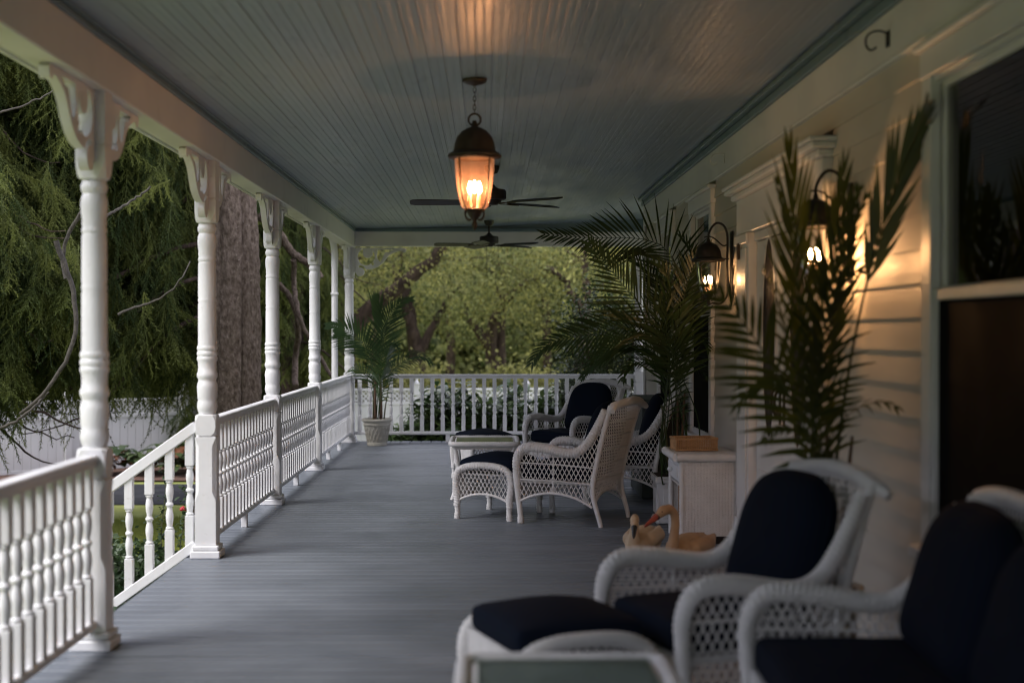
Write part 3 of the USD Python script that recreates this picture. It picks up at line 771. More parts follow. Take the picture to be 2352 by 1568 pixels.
def wicker_chair(label, loc, rz, width=.66, group='wicker armchairs with navy cushions', name='wicker_armchair', seats=1):
    t = thing(name, label, 'armchair' if seats == 1 else 'loveseat', loc, rz, group)
    hw = width / 2
    # arms: front post, roll, sweep up into the back
    arm = [(.325, .0), (.33, .10), (.345, .25), (.355, .42), (.345, .52), (.30, .583), (.22, .600), (.10, .590), (-.02, .570), (-.12, .565), (-.20, .600), (-.27, .685), (-.33, .79), (-.385, .90)]
    for s in (-1, 1):
        p = spline([(x_, s * (hw + .02 * math.sin(min(z_, .6) * 2.5)), z_) for x_, z_ in arm[3:]], 290)
        m = MB().tube(p, np.interp(np.linspace(0, 1, 290), [0, .12, .3, .7, 1], [.030, .036, .040, .036, .030]), 16, weave=WV)
        obj('arm', m, WICKER, t, smooth=60)
        p = spline([(x_, s * (hw + .02 * math.sin(min(z_, .6) * 2.5)), z_) for x_, z_ in arm[:4]], 60)
        m = MB().tube(p, np.interp(np.linspace(0, 1, 60), [0, .10, .14, .4, 1], [.026, .028, .022, .024, .031]), 14, weave=WV)
        obj('front_leg', m, WICKER, t, smooth=60)
        p = spline([(-.34, s * hw * .98, 0), (-.315, s * hw, .10), (-.275, s * hw, .27), (-.30, s * hw, .45), (-.355, s * (hw + .005), .68), (-.43, s * (hw + .02), .93)], 60)
        m = MB().tube(p, np.interp(np.linspace(0, 1, 60), [0, .3, 1], [.018, .021, .022]), 10, weave=(.02, .05, 2))
        obj('rear_leg', m, WICKER, t, smooth=60)
        # side lattice: clipped to the outline between arm and arched apron
        ap = spline([(.33, .17, 0), (.20, .225, 0), (.05, .245, 0), (-.10, .225, 0), (-.275, .15, 0)], 20)[:, :2]
        top = [(-.41, .88), (-.33, .78), (-.27, .69), (-.20, .59), (-.12, .555), (-.02, .56), (.10, .58), (.22, .59), (.30, .57), (.34, .50), (.35, .40)]
        back = [(-.275, .27), (-.30, .45), (-.355, .68), (-.41, .85)]
        poly = Polygon(np.vstack([ap, back, top])).buffer(0)
        pl = lambda q, sg: (q[0], s * (hw + .014) + sg * .0022, q[1])
        m = MB(); lattice(m, poly, pl, .0330, 61, .0037)
        for zz, z1 in ((.345, .315), (.475, .44)):
            sg = LineString([(.40, zz), (.0, zz - .005), (-.45, z1)]).intersection(poly)
            for gg in getattr(sg, 'geoms', [sg]):
                q = np.array(gg.coords); m.tube([(a_[0], s * (hw + .014), a_[1]) for a_ in q], .006, 6)
        sg = LineString([(.045, 0), (.045, 1)]).intersection(poly)
        q = np.array(sg.coords); m.tube([(a_[0], s * (hw + .014), a_[1]) for a_ in q], .006, 6)
        m.tube([(a_[0], s * (hw + .014), a_[1]) for a_ in ap], .010, 8)
        obj('side_lattice', m, WICKER, t, smooth=60)
    # back panel, slightly curved in plan, leaning
    bx = lambda z_: np.interp(z_, [.15, .27, .45, .68, .93, .98], [-.285, -.275, -.30, -.355, -.43, -.445])
    wtop = lambda z_: hw + np.interp(z_, [.2, .9], [0.0, .02])
    ar = spline([(-hw, .15, 0), (-hw * .55, .235, 0), (0, .255, 0), (hw * .55, .235, 0), (hw, .15, 0)], 24)[:, :2]
    crown_ = spline([(hw + .018, .90, 0), (hw * .5, .945, 0), (0, .955, 0), (-hw * .5, .945, 0), (-hw - .018, .90, 0)], 24)[:, :2]
    poly = Polygon(np.vstack([ar, crown_])).buffer(0)
    pb = lambda q, sg: (bx(q[1]) - .035 * (1 - (q[0] / hw) ** 2) * min(1, max(0, (q[1] - .2) * 2)) + sg * .002, q[0], q[1])
    m = MB(); lattice(m, poly, pb, .0270, 56, .0036, seg=5)
    for zz in (.36, .47, .58, .69, .80):
        yy = np.linspace(-hw, hw, 12); m.tube([pb((b_, zz + .012 * (1 - (b_ / hw) ** 2)), 0) for b_ in yy], .007, 6)
    m.tube([pb(q, 0) for q in ar], .011, 8)
    obj('back_panel', m, WICKER, t, smooth=60)
    cr = spline([(hw + .075, .895, 0), (hw + .03, .915, 0), (hw * .5, .95, 0), (0, .962, 0), (-hw * .5, .95, 0), (-hw - .03, .915, 0), (-hw - .075, .895, 0)], 190)[:, :2]
    m = MB().tube([np.array(pb(q, 0)) + np.array([-.012 - (.05 * max(0, abs(q[0]) - hw) / .075), 0, 0]) for q in cr], np.interp(np.abs(cr[:, 0]), [0, hw, hw + .075], [.034, .034, .022]), 14, weave=WV)
    obj('top_roll', m, WICKER, t, smooth=60)
    m = MB().box((-.27, -hw + .01, .315), (.33, hw - .01, .335), .004)
    P = np.array([[(.345, yy, zz) for yy in np.linspace(-hw + .02, hw - .02, 40)] for zz in np.linspace(.2, .34, 10)])
    P[..., 0] += .004 * np.sin(P[..., 1] * 2 * np.pi / .016)
    m.grid(P); m.grid(P + np.array([-.01, 0, 0]), flip=True)
    obj('seat_deck', m, WICKER, t, smooth=30)
    n = seats
    for k in range(n):
        w = (width - .07) / n; yc = (k + .5) * w - (width - .07) / 2
        v, f = rbox((.29, w / 2 - .003, .062), .04, 12, .018)
        obj('seat_cushion', (np.asarray(v + np.array([.055, yc, .405])), f), NAVY, t, smooth=60) if False else obj('seat_cushion', MB().add(v + np.array([.055, yc, .402]), f), NAVY, t, smooth=60)
        # back cushion: rounded top outline, thick
        W2, Hc = w / 2 - .004, .265
        ph = np.linspace(0, 2 * np.pi, 64, endpoint=False)
        ex = np.where(np.sin(ph) > 0, .75, .28)
        ox = W2 * np.sign(np.cos(ph)) * np.abs(np.cos(ph)) ** np.where(np.sin(ph) > 0, .62, .22)
        oz = Hc * np.sign(np.sin(ph)) * np.abs(np.sin(ph)) ** ex
        rows = []
        ss = np.sin(np.linspace(0, np.pi / 2, 9))
        for side in (1, -1):
            for s_ in (ss if side == 1 else ss[::-1]):
                th = .085 * (1 - s_ ** 5) ** .5
                rows.append(np.stack([np.full(64, side * th) + .012 * side * (1 - s_), ox * s_ * (1.0), oz * s_], -1))
        P = np.array(rows)
        lean = math.radians(17); ca, sa = math.cos(lean), math.sin(lean)
        X_, Z_ = P[..., 0].copy(), P[..., 2].copy()
        P[..., 0] = X_ * ca - Z_ * sa - .255; P[..., 2] = X_ * sa + Z_ * ca + .698; P[..., 1] += yc
        bc = obj('back_cushion', MB().grid(P, closev=True, flip=True), NAVY, t, smooth=70)
        rim = P[8]; rim = np.vstack([rim, rim[:1]])
        obj('piping', MB().tube(rim, .0055, 6, caps=False), NAVY, bc, smooth=70)
    return t


def ottoman(label, loc, rz, lx=.46, ly=.62):
    t = thing('wicker_ottoman', label, 'ottoman', loc, rz, group='wicker ottomans with navy cushions')
    hx, hy = lx / 2, ly / 2
    for sy in (-1, 1):
        q = spline([(hx + .005, sy * hy, .10), (hx + .012, sy * hy, .28), (hx - .015, sy * hy, .385), (hx - .09, sy * hy, .42), (0, sy * hy, .432), (-hx + .09, sy * hy, .42), (-hx + .015, sy * hy, .385), (-hx - .012, sy * hy, .28), (-hx - .005, sy * hy, .10)], 260)
        obj('side_roll', MB().tube(q, .029, 14, weave=WV), WICKER, t, smooth=60)
        ap = spline([(hx, .14, 0), (hx * .5, .19, 0), (0, .205, 0), (-hx * .5, .19, 0), (-hx, .14, 0)], 16)[:, :2]
        poly = Polygon(np.vstack([ap, [(-hx, .30), (-hx + .04, .39), (0, .42), (hx - .04, .39), (hx, .30)]])).buffer(0)
        m = MB(); lattice(m, poly, lambda q, sg: (q[0], sy * hy + sg * .002, q[1]), .0310, 61, .0036)
        m.tube([(a_[0], sy * hy, a_[1]) for a_ in ap], .010, 8)
        obj('side_lattice', m, WICKER, t, smooth=60)
        for sx in (-1, 1):
            m = MB().tube(spline([(sx * (hx + .002), sy * hy, 0), (sx * (hx - .003), sy * hy, .04), (sx * (hx + .002), sy * hy, .13)], 30), np.interp(np.linspace(0, 1, 30), [0, .3, .45, 1], [.025, .027, .022, .026]), 12, weave=WV)
            obj('leg', m, WICKER, t, smooth=60)
    m = MB()
    for sx in (-1, 1):
        P = np.array([[(sx * (hx + .004 + .004 * math.sin(yy * 2 * math.pi / .016)), yy, z0) for yy in np.linspace(-hy + .02, hy - .02, 90)] for z0 in np.linspace(.15, .38, 12)])
        m.grid(P); m.grid(P - np.array([sx * .012, 0, 0]), flip=True)
    m.box((-hx + .02, -hy + .03, .35), (hx - .02, hy - .03, .365))
    obj('woven_ends', m, WICKER, t, smooth=30)
    v, f = rbox((hx + .005, hy - .035, .05), .035, 12, .05)
    obj('cushion', MB().add(v + np.array([0, 0, .425]), f), NAVY, t, smooth=60)
    return t


def side_table(label, loc, rz, lx=.62, ly=.60, zt=.49):
    t = thing('glass_top_table', label, 'side table', loc, rz, group='wicker glass top tables')
    hx, hy = lx / 2, ly / 2
    rr = .06
    c = [(hx - rr, hy - rr, 0), (-hx + rr, hy - rr, 90), (-hx + rr, -hy + rr, 180), (hx - rr, -hy + rr, 270)]
    q = []
    for (cx_, cy_, a0) in c: q += [(cx_ + rr * math.cos(math.radians(a0 + a_)), cy_ + rr * math.sin(math.radians(a0 + a_)), zt) for a_ in np.linspace(0, 90, 7)]
    q.append(q[0]); q = np.array(q); s = np.concatenate([[0], np.cumsum(np.linalg.norm(np.diff(q, axis=0), axis=1))])
    L = np.linspace(0, s[-1], 260); q = np.stack([np.interp(L, s, q[:, k]) for k in range(3)], -1)
    m = MB().tube(q, .024, 12, weave=WV)
    q2 = q * np.array([.86, .86, 1]); m.tube(q2 + np.array([0, 0, -.004]), .016, 10, weave=WV)
    P = np.stack([q, q2], 0) + np.array([0, 0, -.004]); m.grid(P); m.grid(P - np.array([0, 0, .012]), flip=True)
    obj('rim', m, WICKER, t, smooth=60)
    obj('glass_top', MB().box((-hx * .86, -hy * .86, zt + .004), (hx * .86, hy * .86, zt + .012), .002), TABLEG, t, smooth=False)
    for sx in (-1, 1):
        for sy in (-1, 1):
            m = MB().tube(spline([(sx * (hx - .01), sy * (hy - .02), 0), (sx * (hx - .06), sy * (hy - .06), .22), (sx * (hx - .03), sy * (hy - .04), zt - .02)], 40), .021, 10, weave=WV)
            obj('leg', m, WICKER, t, smooth=60)
    m = MB()
    P = []
    for zz in np.linspace(zt - .05, zt - .01, 3):
        P.append([(sx_ * (hx - .035), sy_ * (hy - .035), zz) for sx_, sy_ in ((1, 1), (-1, 1), (-1, -1), (1, -1))])
    m.grid(np.array(P), closev=True); m.grid(np.array(P) * np.array([.97, .97, 1]), closev=True, flip=True)
    obj('woven_apron', m, WICKER, t, smooth=30)
    return t


def face(gx, gy): return math.atan2(gy, gx)


ra = face(-.909, .417)
wicker_chair('white wicker armchair seen from its side and back in the middle of the porch', (.70, 11.31, 0), ra)
wicker_chair('white wicker armchair tucked behind the middle one, by the palm planter', (1.22, 12.60, 0), face(-1, .12))
wicker_chair('farthest white wicker armchair, facing the railing, tall navy back cushion', (.90, 14.95, 0), face(-.74, -.67))
ottoman('white wicker ottoman with domed navy cushion before the middle armchair', (.10, 11.60, 0), ra)
ottoman('farther wicker ottoman half hidden behind the glass table', (-.02, 14.35, 0), face(-.86, -.3))
side_table('white wicker table with glass top between the two far ottomans', (-.02, 13.0, 0), 0.0, .60, .78, .50)
rd = face(-.945, -.326)
wicker_chair('blurred white wicker armchair in the foreground with round topped navy cushion', (.91, 5.43, 0), rd)
ottoman('blurred foreground ottoman with a large navy cushion', (.25, 5.20, 0), rd, .48, .60)
side_table('blurred glass topped wicker table at the bottom edge', (.23, 4.02, 0), 0.0, .60, .62, .50)
wicker_chair('blurred white wicker loveseat with navy cushions at the lower right', (1.23, 4.07, 0), math.pi - .03, 1.60, None, 'wicker_loveseat', 2)

# ------------------------------------------------------------------ cabinet, tray, planter, swans
c = thing('wicker_cabinet', 'white wicker cabinet with drawer standing by the wall', 'cabinet', (1.575, 10.27, 0))
W2, D2 = .215, .30
m = MB().box((-W2 - .035, -D2 - .03, .60), (W2 + .01, D2 + .03, .64), .012)
q = [(-W2 - .02, -D2 - .02, .615), (W2, -D2 - .02, .615)]
m.tube([(x_, -D2 - .022, .615) for x_ in np.linspace(-W2 - .03, W2, 60)], .030, 12, weave=WV)
m.tube([(-W2 - .03, y_, .615) for y_ in np.linspace(-D2 - .02, D2, 60)], .030, 12, weave=WV)
obj('cabinet_top', m, WICKER, c, smooth=50)
m = MB()
nx_ = 170
xs = np.linspace(-W2 + .02, W2, nx_)
for yy, fl in ((-D2, False), (D2, True)):
    P = np.array([[(x_, yy - (1 if not fl else -1) * (.0035 * abs(math.sin(x_ * math.pi / .0215)) + .0022 * math.sin(z_ * 2 * math.pi / .012 + (math.pi if int(abs(x_ + 1) / .0215) % 2 else 0))), z_) for x_ in xs] for z_ in np.linspace(.06, .60, 110)])
    m.grid(P, flip=fl)
m.box((-W2 + .005, -D2 + .004, .06), (W2, D2 - .004, .075)).box((W2 - .012, -D2 + .004, .076), (W2, D2 - .004, .60)).box((-W2 + .012, -D2 + .004, .40), (W2 - .013, D2 - .004, .41))
obj('woven_body', m, WICKER, c, smooth=40)
m = MB()
for yy in (-D2 + .004, D2 - .004):
    obj('corner_roll', MB().tube([(-W2 + .012, yy, z_) for z_ in np.linspace(.0, .60, 60)], .019, 10, weave=WV), WICKER, c, smooth=50)
    obj('corner_roll', MB().tube([(W2 - .002, yy, z_) for z_ in np.linspace(.0, .60, 40)], .014, 8, weave=WV), WICKER, c, smooth=50)
dr = obj('drawer', MB().box((-W2 - .008, -D2 + .03, .44), (-W2 + .012, D2 - .03, .575), .006).box((-W2 - .016, -D2 + .06, .465), (-W2 - .009, D2 - .06, .55), .004), WHITE, c, smooth=False)
obj('knob', MB().ball((-W2 - .034, 0, .507), .019).tube([(-W2 - .03, 0, .507), (-W2 - .012, 0, .507)], .008, 8), WHITE, dr)
obj('shelf_opening', MB().box((-W2 + .06, -D2 + .04, .10), (-W2 + .07, D2 - .04, .40)), ROOM, c, smooth=False)
obj('base', MB().box((-W2 + .03, -D2 + .03, .001), (W2 - .02, D2 - .03, .055)), BLACK, c, smooth=False)

tr = thing('straw_tray', 'small tan woven straw tray on top of the white cabinet', 'tray', (1.50, 10.28, .645), .06)
m = MB().box((-.15, -.11, 0), (.15, .11, .008))
obj('tray_base', m, TAN, tr, smooth=False)
m = MB()
per = [(-.15, -.11), (.15, -.11), (.15, .11), (-.15, .11), (-.15, -.11)]
for zz, r_ in ((.006, .007), (.085, .008), (.045, .003)):
    for k in range(4): m.tube([(*per[k], zz), (*per[k + 1], zz)], r_, 6)
for k in range(4):
    a_, b_ = np.array(per[k]), np.array(per[k + 1]); n = int(np.linalg.norm(b_ - a_) / .0125)
    for j in range(n): p_ = a_ + (b_ - a_) * (j + .5) / n; m.tube([(*p_, .0), (*p_, .085)], .0034, 4)
obj('tray_side', m, TAN, tr, smooth=50)

pl = thing('white_planter', 'white square panelled planter behind the cabinet holding the tall palm', 'planter', (1.475, 11.20, 0))
m = MB()
P = np.array([octo(.125, .004, .03), octo(.150, .004, .32)]); m.grid(P, closev=True, flip=True)
m.box((-.165, -.165, .32), (.165, .165, .352), .006).box((-.16, -.16, .353), (.16, .16, .368), .004).box((-.15, -.15, .005), (.15, .15, .045), .004)
obj('planter_box', m, WHITE, pl, smooth=False)
m = MB()
for s in (-1, 1):
    m.box((s * .139 - .012, -.10, .07), (s * .139 + .012, .10, .28), .006).box((-.10, s * .139 - .012, .07), (.10, s * .139 + .012, .28), .006)
obj('raised_panel', m, WHITE, pl, smooth=False)
m = MB()
for sx in (-1, 1):
    for sy in (-1, 1): m.ball((sx * .14, sy * .14, .018), .02)
obj('bun_foot', m, WHITE, pl)
obj('soil', MB().box((-.145, -.145, .369), (.145, .145, .376)), SOIL, pl, smooth=False)

db = thing('storage_box', 'dark grey lidded box against the wall below the window', 'box', (1.56, 13.2, 0))
obj('box_body', MB().box((-.17, -.5, .0), (.18, .5, .84), .01), DARKBOX, db, smooth=False)
obj('lid', MB().box((-.19, -.52, .842), (.19, .52, .89), .012), DARKBOX, db, smooth=False)
obj('latch', MB().box((-.205, -.04, .80), (-.171, .04, .86)), BLACK, db, smooth=False)


def swan(label, loc, rz, s, bill, headmat, headz, tuck, turn=0.0):
    import manifold3d as md
    t = thing('swan_figure', label, 'swan', loc, rz, group=None)
    def hull(a, b):
        sp = []
        for (p, r) in (a, b): sp.append(md.Manifold.sphere(r * s, 20).translate([x_ * s for x_ in p]))
        return md.Manifold.batch_hull(sp)
    ct, st_ = math.cos(turn), math.sin(turn)
    hd = lambda dx, z: (.178 + dx * ct, dx * st_, z)
    J = [((.17, 0, .065), .062), ((.10, 0, .085), .085), ((0, 0, .09), .10), ((-.10, 0, .09), .088), ((-.19, 0, .105), .045), ((-.255, 0, .135), .014)]
    body = hull(J[0], J[1])
    for k in range(1, 5): body = body + hull(J[k], J[k + 1])
    N = [((.185, 0, .08), .048), ((.205, 0, .13), .034), ((.19, 0, .20), .026), ((.175, 0, headz - .07), .023), (hd(.007, headz - .02), .023), (hd(.037, headz + .005), .024), (hd(.077, headz - .002 - tuck * .2), .029), (hd(.107, headz - .016 - tuck), .020)]
    for k in range(len(N) - 1): body = body + hull(N[k], N[k + 1])
    for sy in (-1, 1):
        body = body + hull(((.07, sy * .062, .11), .05), ((-.06, sy * .075, .125), .045)) + hull(((-.06, sy * .075, .125), .045), ((-.22, sy * .035, .150), .012))
    body = body.trim_by_plane([0, 0, 1], .0).refine_to_length(.016 * s)
    mm = body.to_mesh(); tm = trimesh.Trimesh(mm.vert_properties[:, :3], mm.tri_verts, process=True)
    trimesh.smoothing.filter_taubin(tm, iterations=12)
    v = tm.vertices.copy(); v[:, 2] -= v[:, 2].min() - .001; tm.vertices = v
    obj('body', MB().mesh(tm), headmat, t, smooth=60)
    hz = headz - .018 - tuck
    dn = .35 + tuck * 6
    S3 = lambda p: tuple(x_ * s for x_ in p)
    bl = MB().tube([S3(hd(.115, hz)), S3(hd(.137, hz - .012 * (1 + dn))), S3(hd(.177, hz - .030 * (1 + dn))), S3(hd(.192, hz - .038 * (1 + dn)))], [.020 * s, .015 * s, .010 * s, .004 * s], 10)
    obj('bill', bl, bill, t, smooth=60)
    obj('bill_base', MB().ball(S3(hd(.113, hz - .002)), .0195 * s, 2), BILLB, t, smooth=60)
    for sy in (-1, 1):
        p_ = np.array(hd(.094, headz + .002 - tuck * .6)) + sy * .021 * np.array([-st_, ct, 0])
        obj('eye', MB().ball(p_ * s, .005 * s, 1), BILLB, t)
    return t


swan('carved wooden swan decoy with raised neck and orange red bill', (1.30, 9.05, 0), face(-.58, -.81), 1.15, BILLR, SWANW, .335, .012, -.55)
swan('carved wooden swan decoy facing the camera with black bill', (1.05, 9.50, 0), -math.pi / 2 - .40, 1.08, BILLB, SWANP, .255, .022, .25)


# ------------------------------------------------------------------ palms
def frond(ctrl, L, n, start=.3, twist=0.0, spread=.95, vee=.35, droop=.25, wid=.011, rad=.0065, tipf=.35):
    """rachis and pinnate leaflets as one mesh; twist turns the blade about the rachis"""
    P = spline(ctrl, 40); m = MB()
    T = np.gradient(P, axis=0); T /= np.linalg.norm(T, axis=1, keepdims=True)
    m.tube(P[::2], np.linspace(rad, rad * .25, 20), 5)
    arcl = np.concatenate([[0], np.cumsum(np.linalg.norm(np.diff(P, axis=0), axis=1))]); Lt = arcl[-1]
    for k in range(n):
        u = start + (1 - start) * (k + .5) / n
        i = u * 39; i0 = min(int(i), 38); w = i - i0
        p = P[i0] * (1 - w) + P[i0 + 1] * w; tt = T[i0] * (1 - w) + T[i0 + 1] * w; tt /= np.linalg.norm(tt)
        sd = np.cross(tt, [0, 0, 1.0]); ln = np.linalg.norm(sd)
        sd = np.array([0, 1.0, 0]) if ln < .15 else sd / ln
        nm = np.cross(sd, tt)
        c_, s_ = math.cos(twist), math.sin(twist)
        sd, nm = sd * c_ + nm * s_, nm * c_ - sd * s_
        f = (u - start) / (1 - start)
        ll = L * (.55 + .45 * math.sin(math.pi * min(1, f * 1.15 + .12))) * (1 - (1 - tipf) * max(0, f - .55) / .45) * random.uniform(.9, 1.08)
        for s in (-1, 1):
            a = spread * (1 - .55 * f) + random.uniform(-.08, .08)
            d = tt * math.cos(a) + sd * s * math.sin(a) + nm * vee * random.uniform(.7, 1.2); d /= np.linalg.norm(d)
            wv = np.cross(d, nm); wv /= np.linalg.norm(wv) + 1e-9
            pts = []
            for q in (0, .3, .65, 1.0):
                pts.append(p + d * ll * q + np.array([0, 0, -droop * ll * q * q]) )
            ww = [wid * .35, wid, wid * .8, .0005]
            V = []
            for q, w_ in zip(pts, ww): V += [q + wv * w_, q - wv * w_]
            m.add(np.array(V), np.array([[0, 1, 3, 2], [2, 3, 5, 4], [4, 5, 7, 6]]))
    return m


def palm(name, label, base, fronds, mt, stems, group, jit=.25, scale=1.0):
    t = thing(name, label, 'palm', (0, 0, 0), group=group)
    for q, r_ in stems:
        obj('stem', MB().tube(spline(q, 14), np.linspace(r_, r_ * .55, 14), 8), PSTEM if r_ > .012 else STEM, t, smooth=60)
    for (pts, Y, kw) in fronds:
        ctrl = [base + np.array([random.uniform(-.05, .05), random.uniform(-.05, .05), 0])]
        n = len(pts); yo = random.uniform(-jit, jit); Ya, Yb = Y if isinstance(Y, tuple) else (Y, Y + yo)
        for k, (px, py) in enumerate(pts): ctrl.append(at(px, py, Ya + (Yb - Ya) * ((k + 1) / n) ** 1.6))
        obj('frond', frond(ctrl, **kw), mt, t, smooth=False)
    return t


K = dict
# tall palm in the white planter
B1 = np.array([1.475, 11.20, .37])
palm('potted_palm', 'tall dark palm arching left from the white planter by the wicker chairs', B1, [
    ([(1552, 800), (1562, 660), (1524, 566), (1446, 546), (1356, 546), (1290, 542), (1248, 538)], 11.1, K(L=.46, n=46, start=.42, twist=1.25, spread=1.15, vee=.1, droop=.10, wid=.009)),
    ([(1534, 800), (1510, 735), (1461, 689), (1416, 635), (1382, 593), (1352, 556)], 10.9, K(L=.52, n=40, start=.38, twist=1.2, spread=1.1, vee=.1, droop=.06, wid=.009)),
    ([(1535, 820), (1500, 760), (1446, 752), (1356, 768), (1278, 782), (1221, 836)], 10.8, K(L=.38, n=40, start=.40, twist=1.0, spread=1.05, vee=.15, droop=.16, wid=.009)),
    ([(1556, 800), (1572, 680), (1600, 600), (1632, 566)], 11.0, K(L=.40, n=30, start=.5, twist=.7, spread=1.0, droop=.15, wid=.009)),
    ([(1548, 860), (1562, 790), (1592, 772), (1628, 806)], 10.9, K(L=.32, n=26, start=.4, twist=.5, droop=.35, wid=.008)),
    ([(1532, 860), (1490, 800), (1440, 790), (1390, 812), (1340, 866)], 11.5, K(L=.36, n=32, start=.4, twist=.9, droop=.25, wid=.009)),
    ([(1540, 760), (1524, 680), (1490, 625), (1440, 590)], 11.5, K(L=.44, n=36, start=.4, twist=1.0, spread=1.1, droop=.12, wid=.009)),
    ([(1550, 820), (1556, 700), (1590, 610), (1560, 540)], 11.4, K(L=.42, n=32, start=.5, twist=.9, droop=.15, wid=.009)),
    ([(1540, 800), (1530, 720), (1540, 660), (1500, 600)], 10.8, K(L=.40, n=30, start=.45, twist=1.1, droop=.15, wid=.009)),
    ([(1530, 900), (1505, 840), (1470, 830), (1430, 870)], 11.0, K(L=.30, n=24, start=.4, twist=.8, droop=.3, wid=.008)),
    ([(1552, 880), (1570, 830), (1600, 840), (1632, 890)], 11.2, K(L=.28, n=22, start=.4, twist=.4, droop=.4, wid=.008)),
], PALM, [([B1, B1 + [0.02, 0, .25], B1 + [.03, -.02, .6]], .016), ([B1 + [.04, .03, 0], B1 + [.07, .03, .3], B1 + [.09, .02, .65]], .014), ([B1 + [-.05, 0, 0], B1 + [-.06, -.01, .3], B1 + [-.10, -.02, .55]], .012)], 'porch palms')

# blurred near palm by the lantern
B2 = np.array([1.44, 6.08, .40])
palm('potted_palm', 'blurred near palm standing before the lit wall lantern, upright spear frond', B2, [
    ([(1950, 850), (2004, 600), (2060, 420), (2105, 310), (2128, 245)], (6.05, 5.5), K(L=.36, n=18, start=.60, twist=1.0, spread=.28, vee=.03, droop=.02, wid=.0115, tipf=.6, rad=.010)),
    ([(1850, 800), (1828, 560), (1822, 430), (1814, 350)], 6.0, K(L=.44, n=12, start=.55, twist=1.2, spread=.36, vee=.03, droop=.02, wid=.0105, tipf=.6, rad=.010)),
    ([(1890, 800), (1922, 560), (1932, 450), (1938, 390)], 6.1, K(L=.42, n=13, start=.52, twist=1.2, spread=.40, vee=.03, droop=.03, wid=.0105, tipf=.6)),
    ([(1900, 800), (1936, 600), (1966, 500), (1990, 450)], 6.0, K(L=.26, n=18, start=.42, twist=1.1, spread=.60, vee=.05, droop=.05, wid=.007)),
    ([(1835, 950), (1765, 825), (1690, 720), (1620, 650)], 5.9, K(L=.38, n=21, start=.34, twist=1.35, spread=1.12, vee=.03, droop=.14, wid=.0125, rad=.009)),
    ([(1884, 820), (1908, 640), (1938, 520), (1972, 430)], 5.95, K(L=.26, n=17, start=.50, twist=1.1, spread=.75, vee=.05, droop=.08, wid=.0105)),
    ([(1850, 820), (1826, 620), (1806, 500), (1782, 410)], 6.0, K(L=.22, n=14, start=.55, twist=1.1, spread=.62, vee=.05, droop=.06, wid=.010)),
    ([(1905, 1010), (1945, 955), (2005, 925), (2065, 940)], 5.9, K(L=.24, n=12, start=.4, twist=.6, spread=.8, droop=.6, wid=.007)),
    ([(1830, 840), (1796, 720), (1772, 660), (1750, 620)], 6.1, K(L=.28, n=15, start=.45, twist=1.1, spread=.95, droop=.2, wid=.0105)),
    ([(1880, 860), (1905, 720), (1940, 640), (1985, 620)], 5.9, K(L=.28, n=14, start=.50, twist=1.1, spread=.9, droop=.25, wid=.0105)),
    ([(1850, 920), (1800, 860), (1750, 870), (1700, 930)], 6.0, K(L=.30, n=15, start=.45, twist=1.1, spread=1.0, droop=.3, wid=.011)),
    ([(1872, 900), (1892, 800), (1912, 750), (1945, 720)], 6.1, K(L=.28, n=13, start=.45, twist=1.1, spread=1.0, droop=.25, wid=.011)),
    ([(1840, 1000), (1795, 985), (1755, 1010)], 5.9, K(L=.20, n=16, start=.35, twist=.7, droop=.4, wid=.008)),
], PALM2, [([B2, B2 + [.02, 0, .3], B2 + [.02, 0, .7]], .017), ([B2 + [-.05, .02, 0], B2 + [-.06, .02, .3], B2 + [-.07, 0, .6]], .014), ([B2 + [.05, 0, 0], B2 + [.09, 0, .3], B2 + [.13, 0, .65]], .013)], 'porch palms', jit=.12)
p2 = thing('clay_planter', 'round pale pot of the near palm hidden behind the armchair back', 'planter', (B2[0], B2[1], 0))
obj('pot', MB().lathe([(.12, .002), (.125, .02), (.16, .36), (.175, .365), (.178, .41), (.165, .412), (.155, .39)], 28), POT, p2, smooth=40)
obj('soil', MB().lathe([(.154, .385), (.150, .395)], 20), SOIL, p2)

# palm in the stone pot at the far corner
C3 = at(866, 1010, 18.77); B3 = np.array([C3[0], 18.77, .34])
pt = thing('stone_planter', 'round cast stone pot with diamond relief in the far left corner', 'planter', (B3[0], B3[1], 0))
prof = [(.125, .001), (.132, .004), (.134, .035), (.128, .042), (.136, .10), (.150, .17), (.163, .235), (.170, .262), (.182, .268), (.184, .285), (.176, .290), (.182, .315), (.198, .322), (.203, .335), (.200, .352), (.188, .354), (.18, .33)]
m = MB().lathe(prof, 36)
v, f = m.arr()
obj('pot', m, POT, pt, smooth=30)
m = MB()
for s in (-1, 1):
    for k in range(20):
        a0 = k * 2 * math.pi / 20
        q = [((np.interp(z_, [.05, .255], [.1305, .1685])) * math.cos(a0 + s * (z_ - .05) * 2.4), (np.interp(z_, [.05, .255], [.1305, .1685])) * math.sin(a0 + s * (z_ - .05) * 2.4), z_) for z_ in np.linspace(.05, .258, 7)]
        m.tube(q, .005, 5)
obj('diamond_relief', m, POT, pt, smooth=60)
obj('soil', MB().lathe([(.179, .322), (.17, .335)], 20), SOIL, pt)
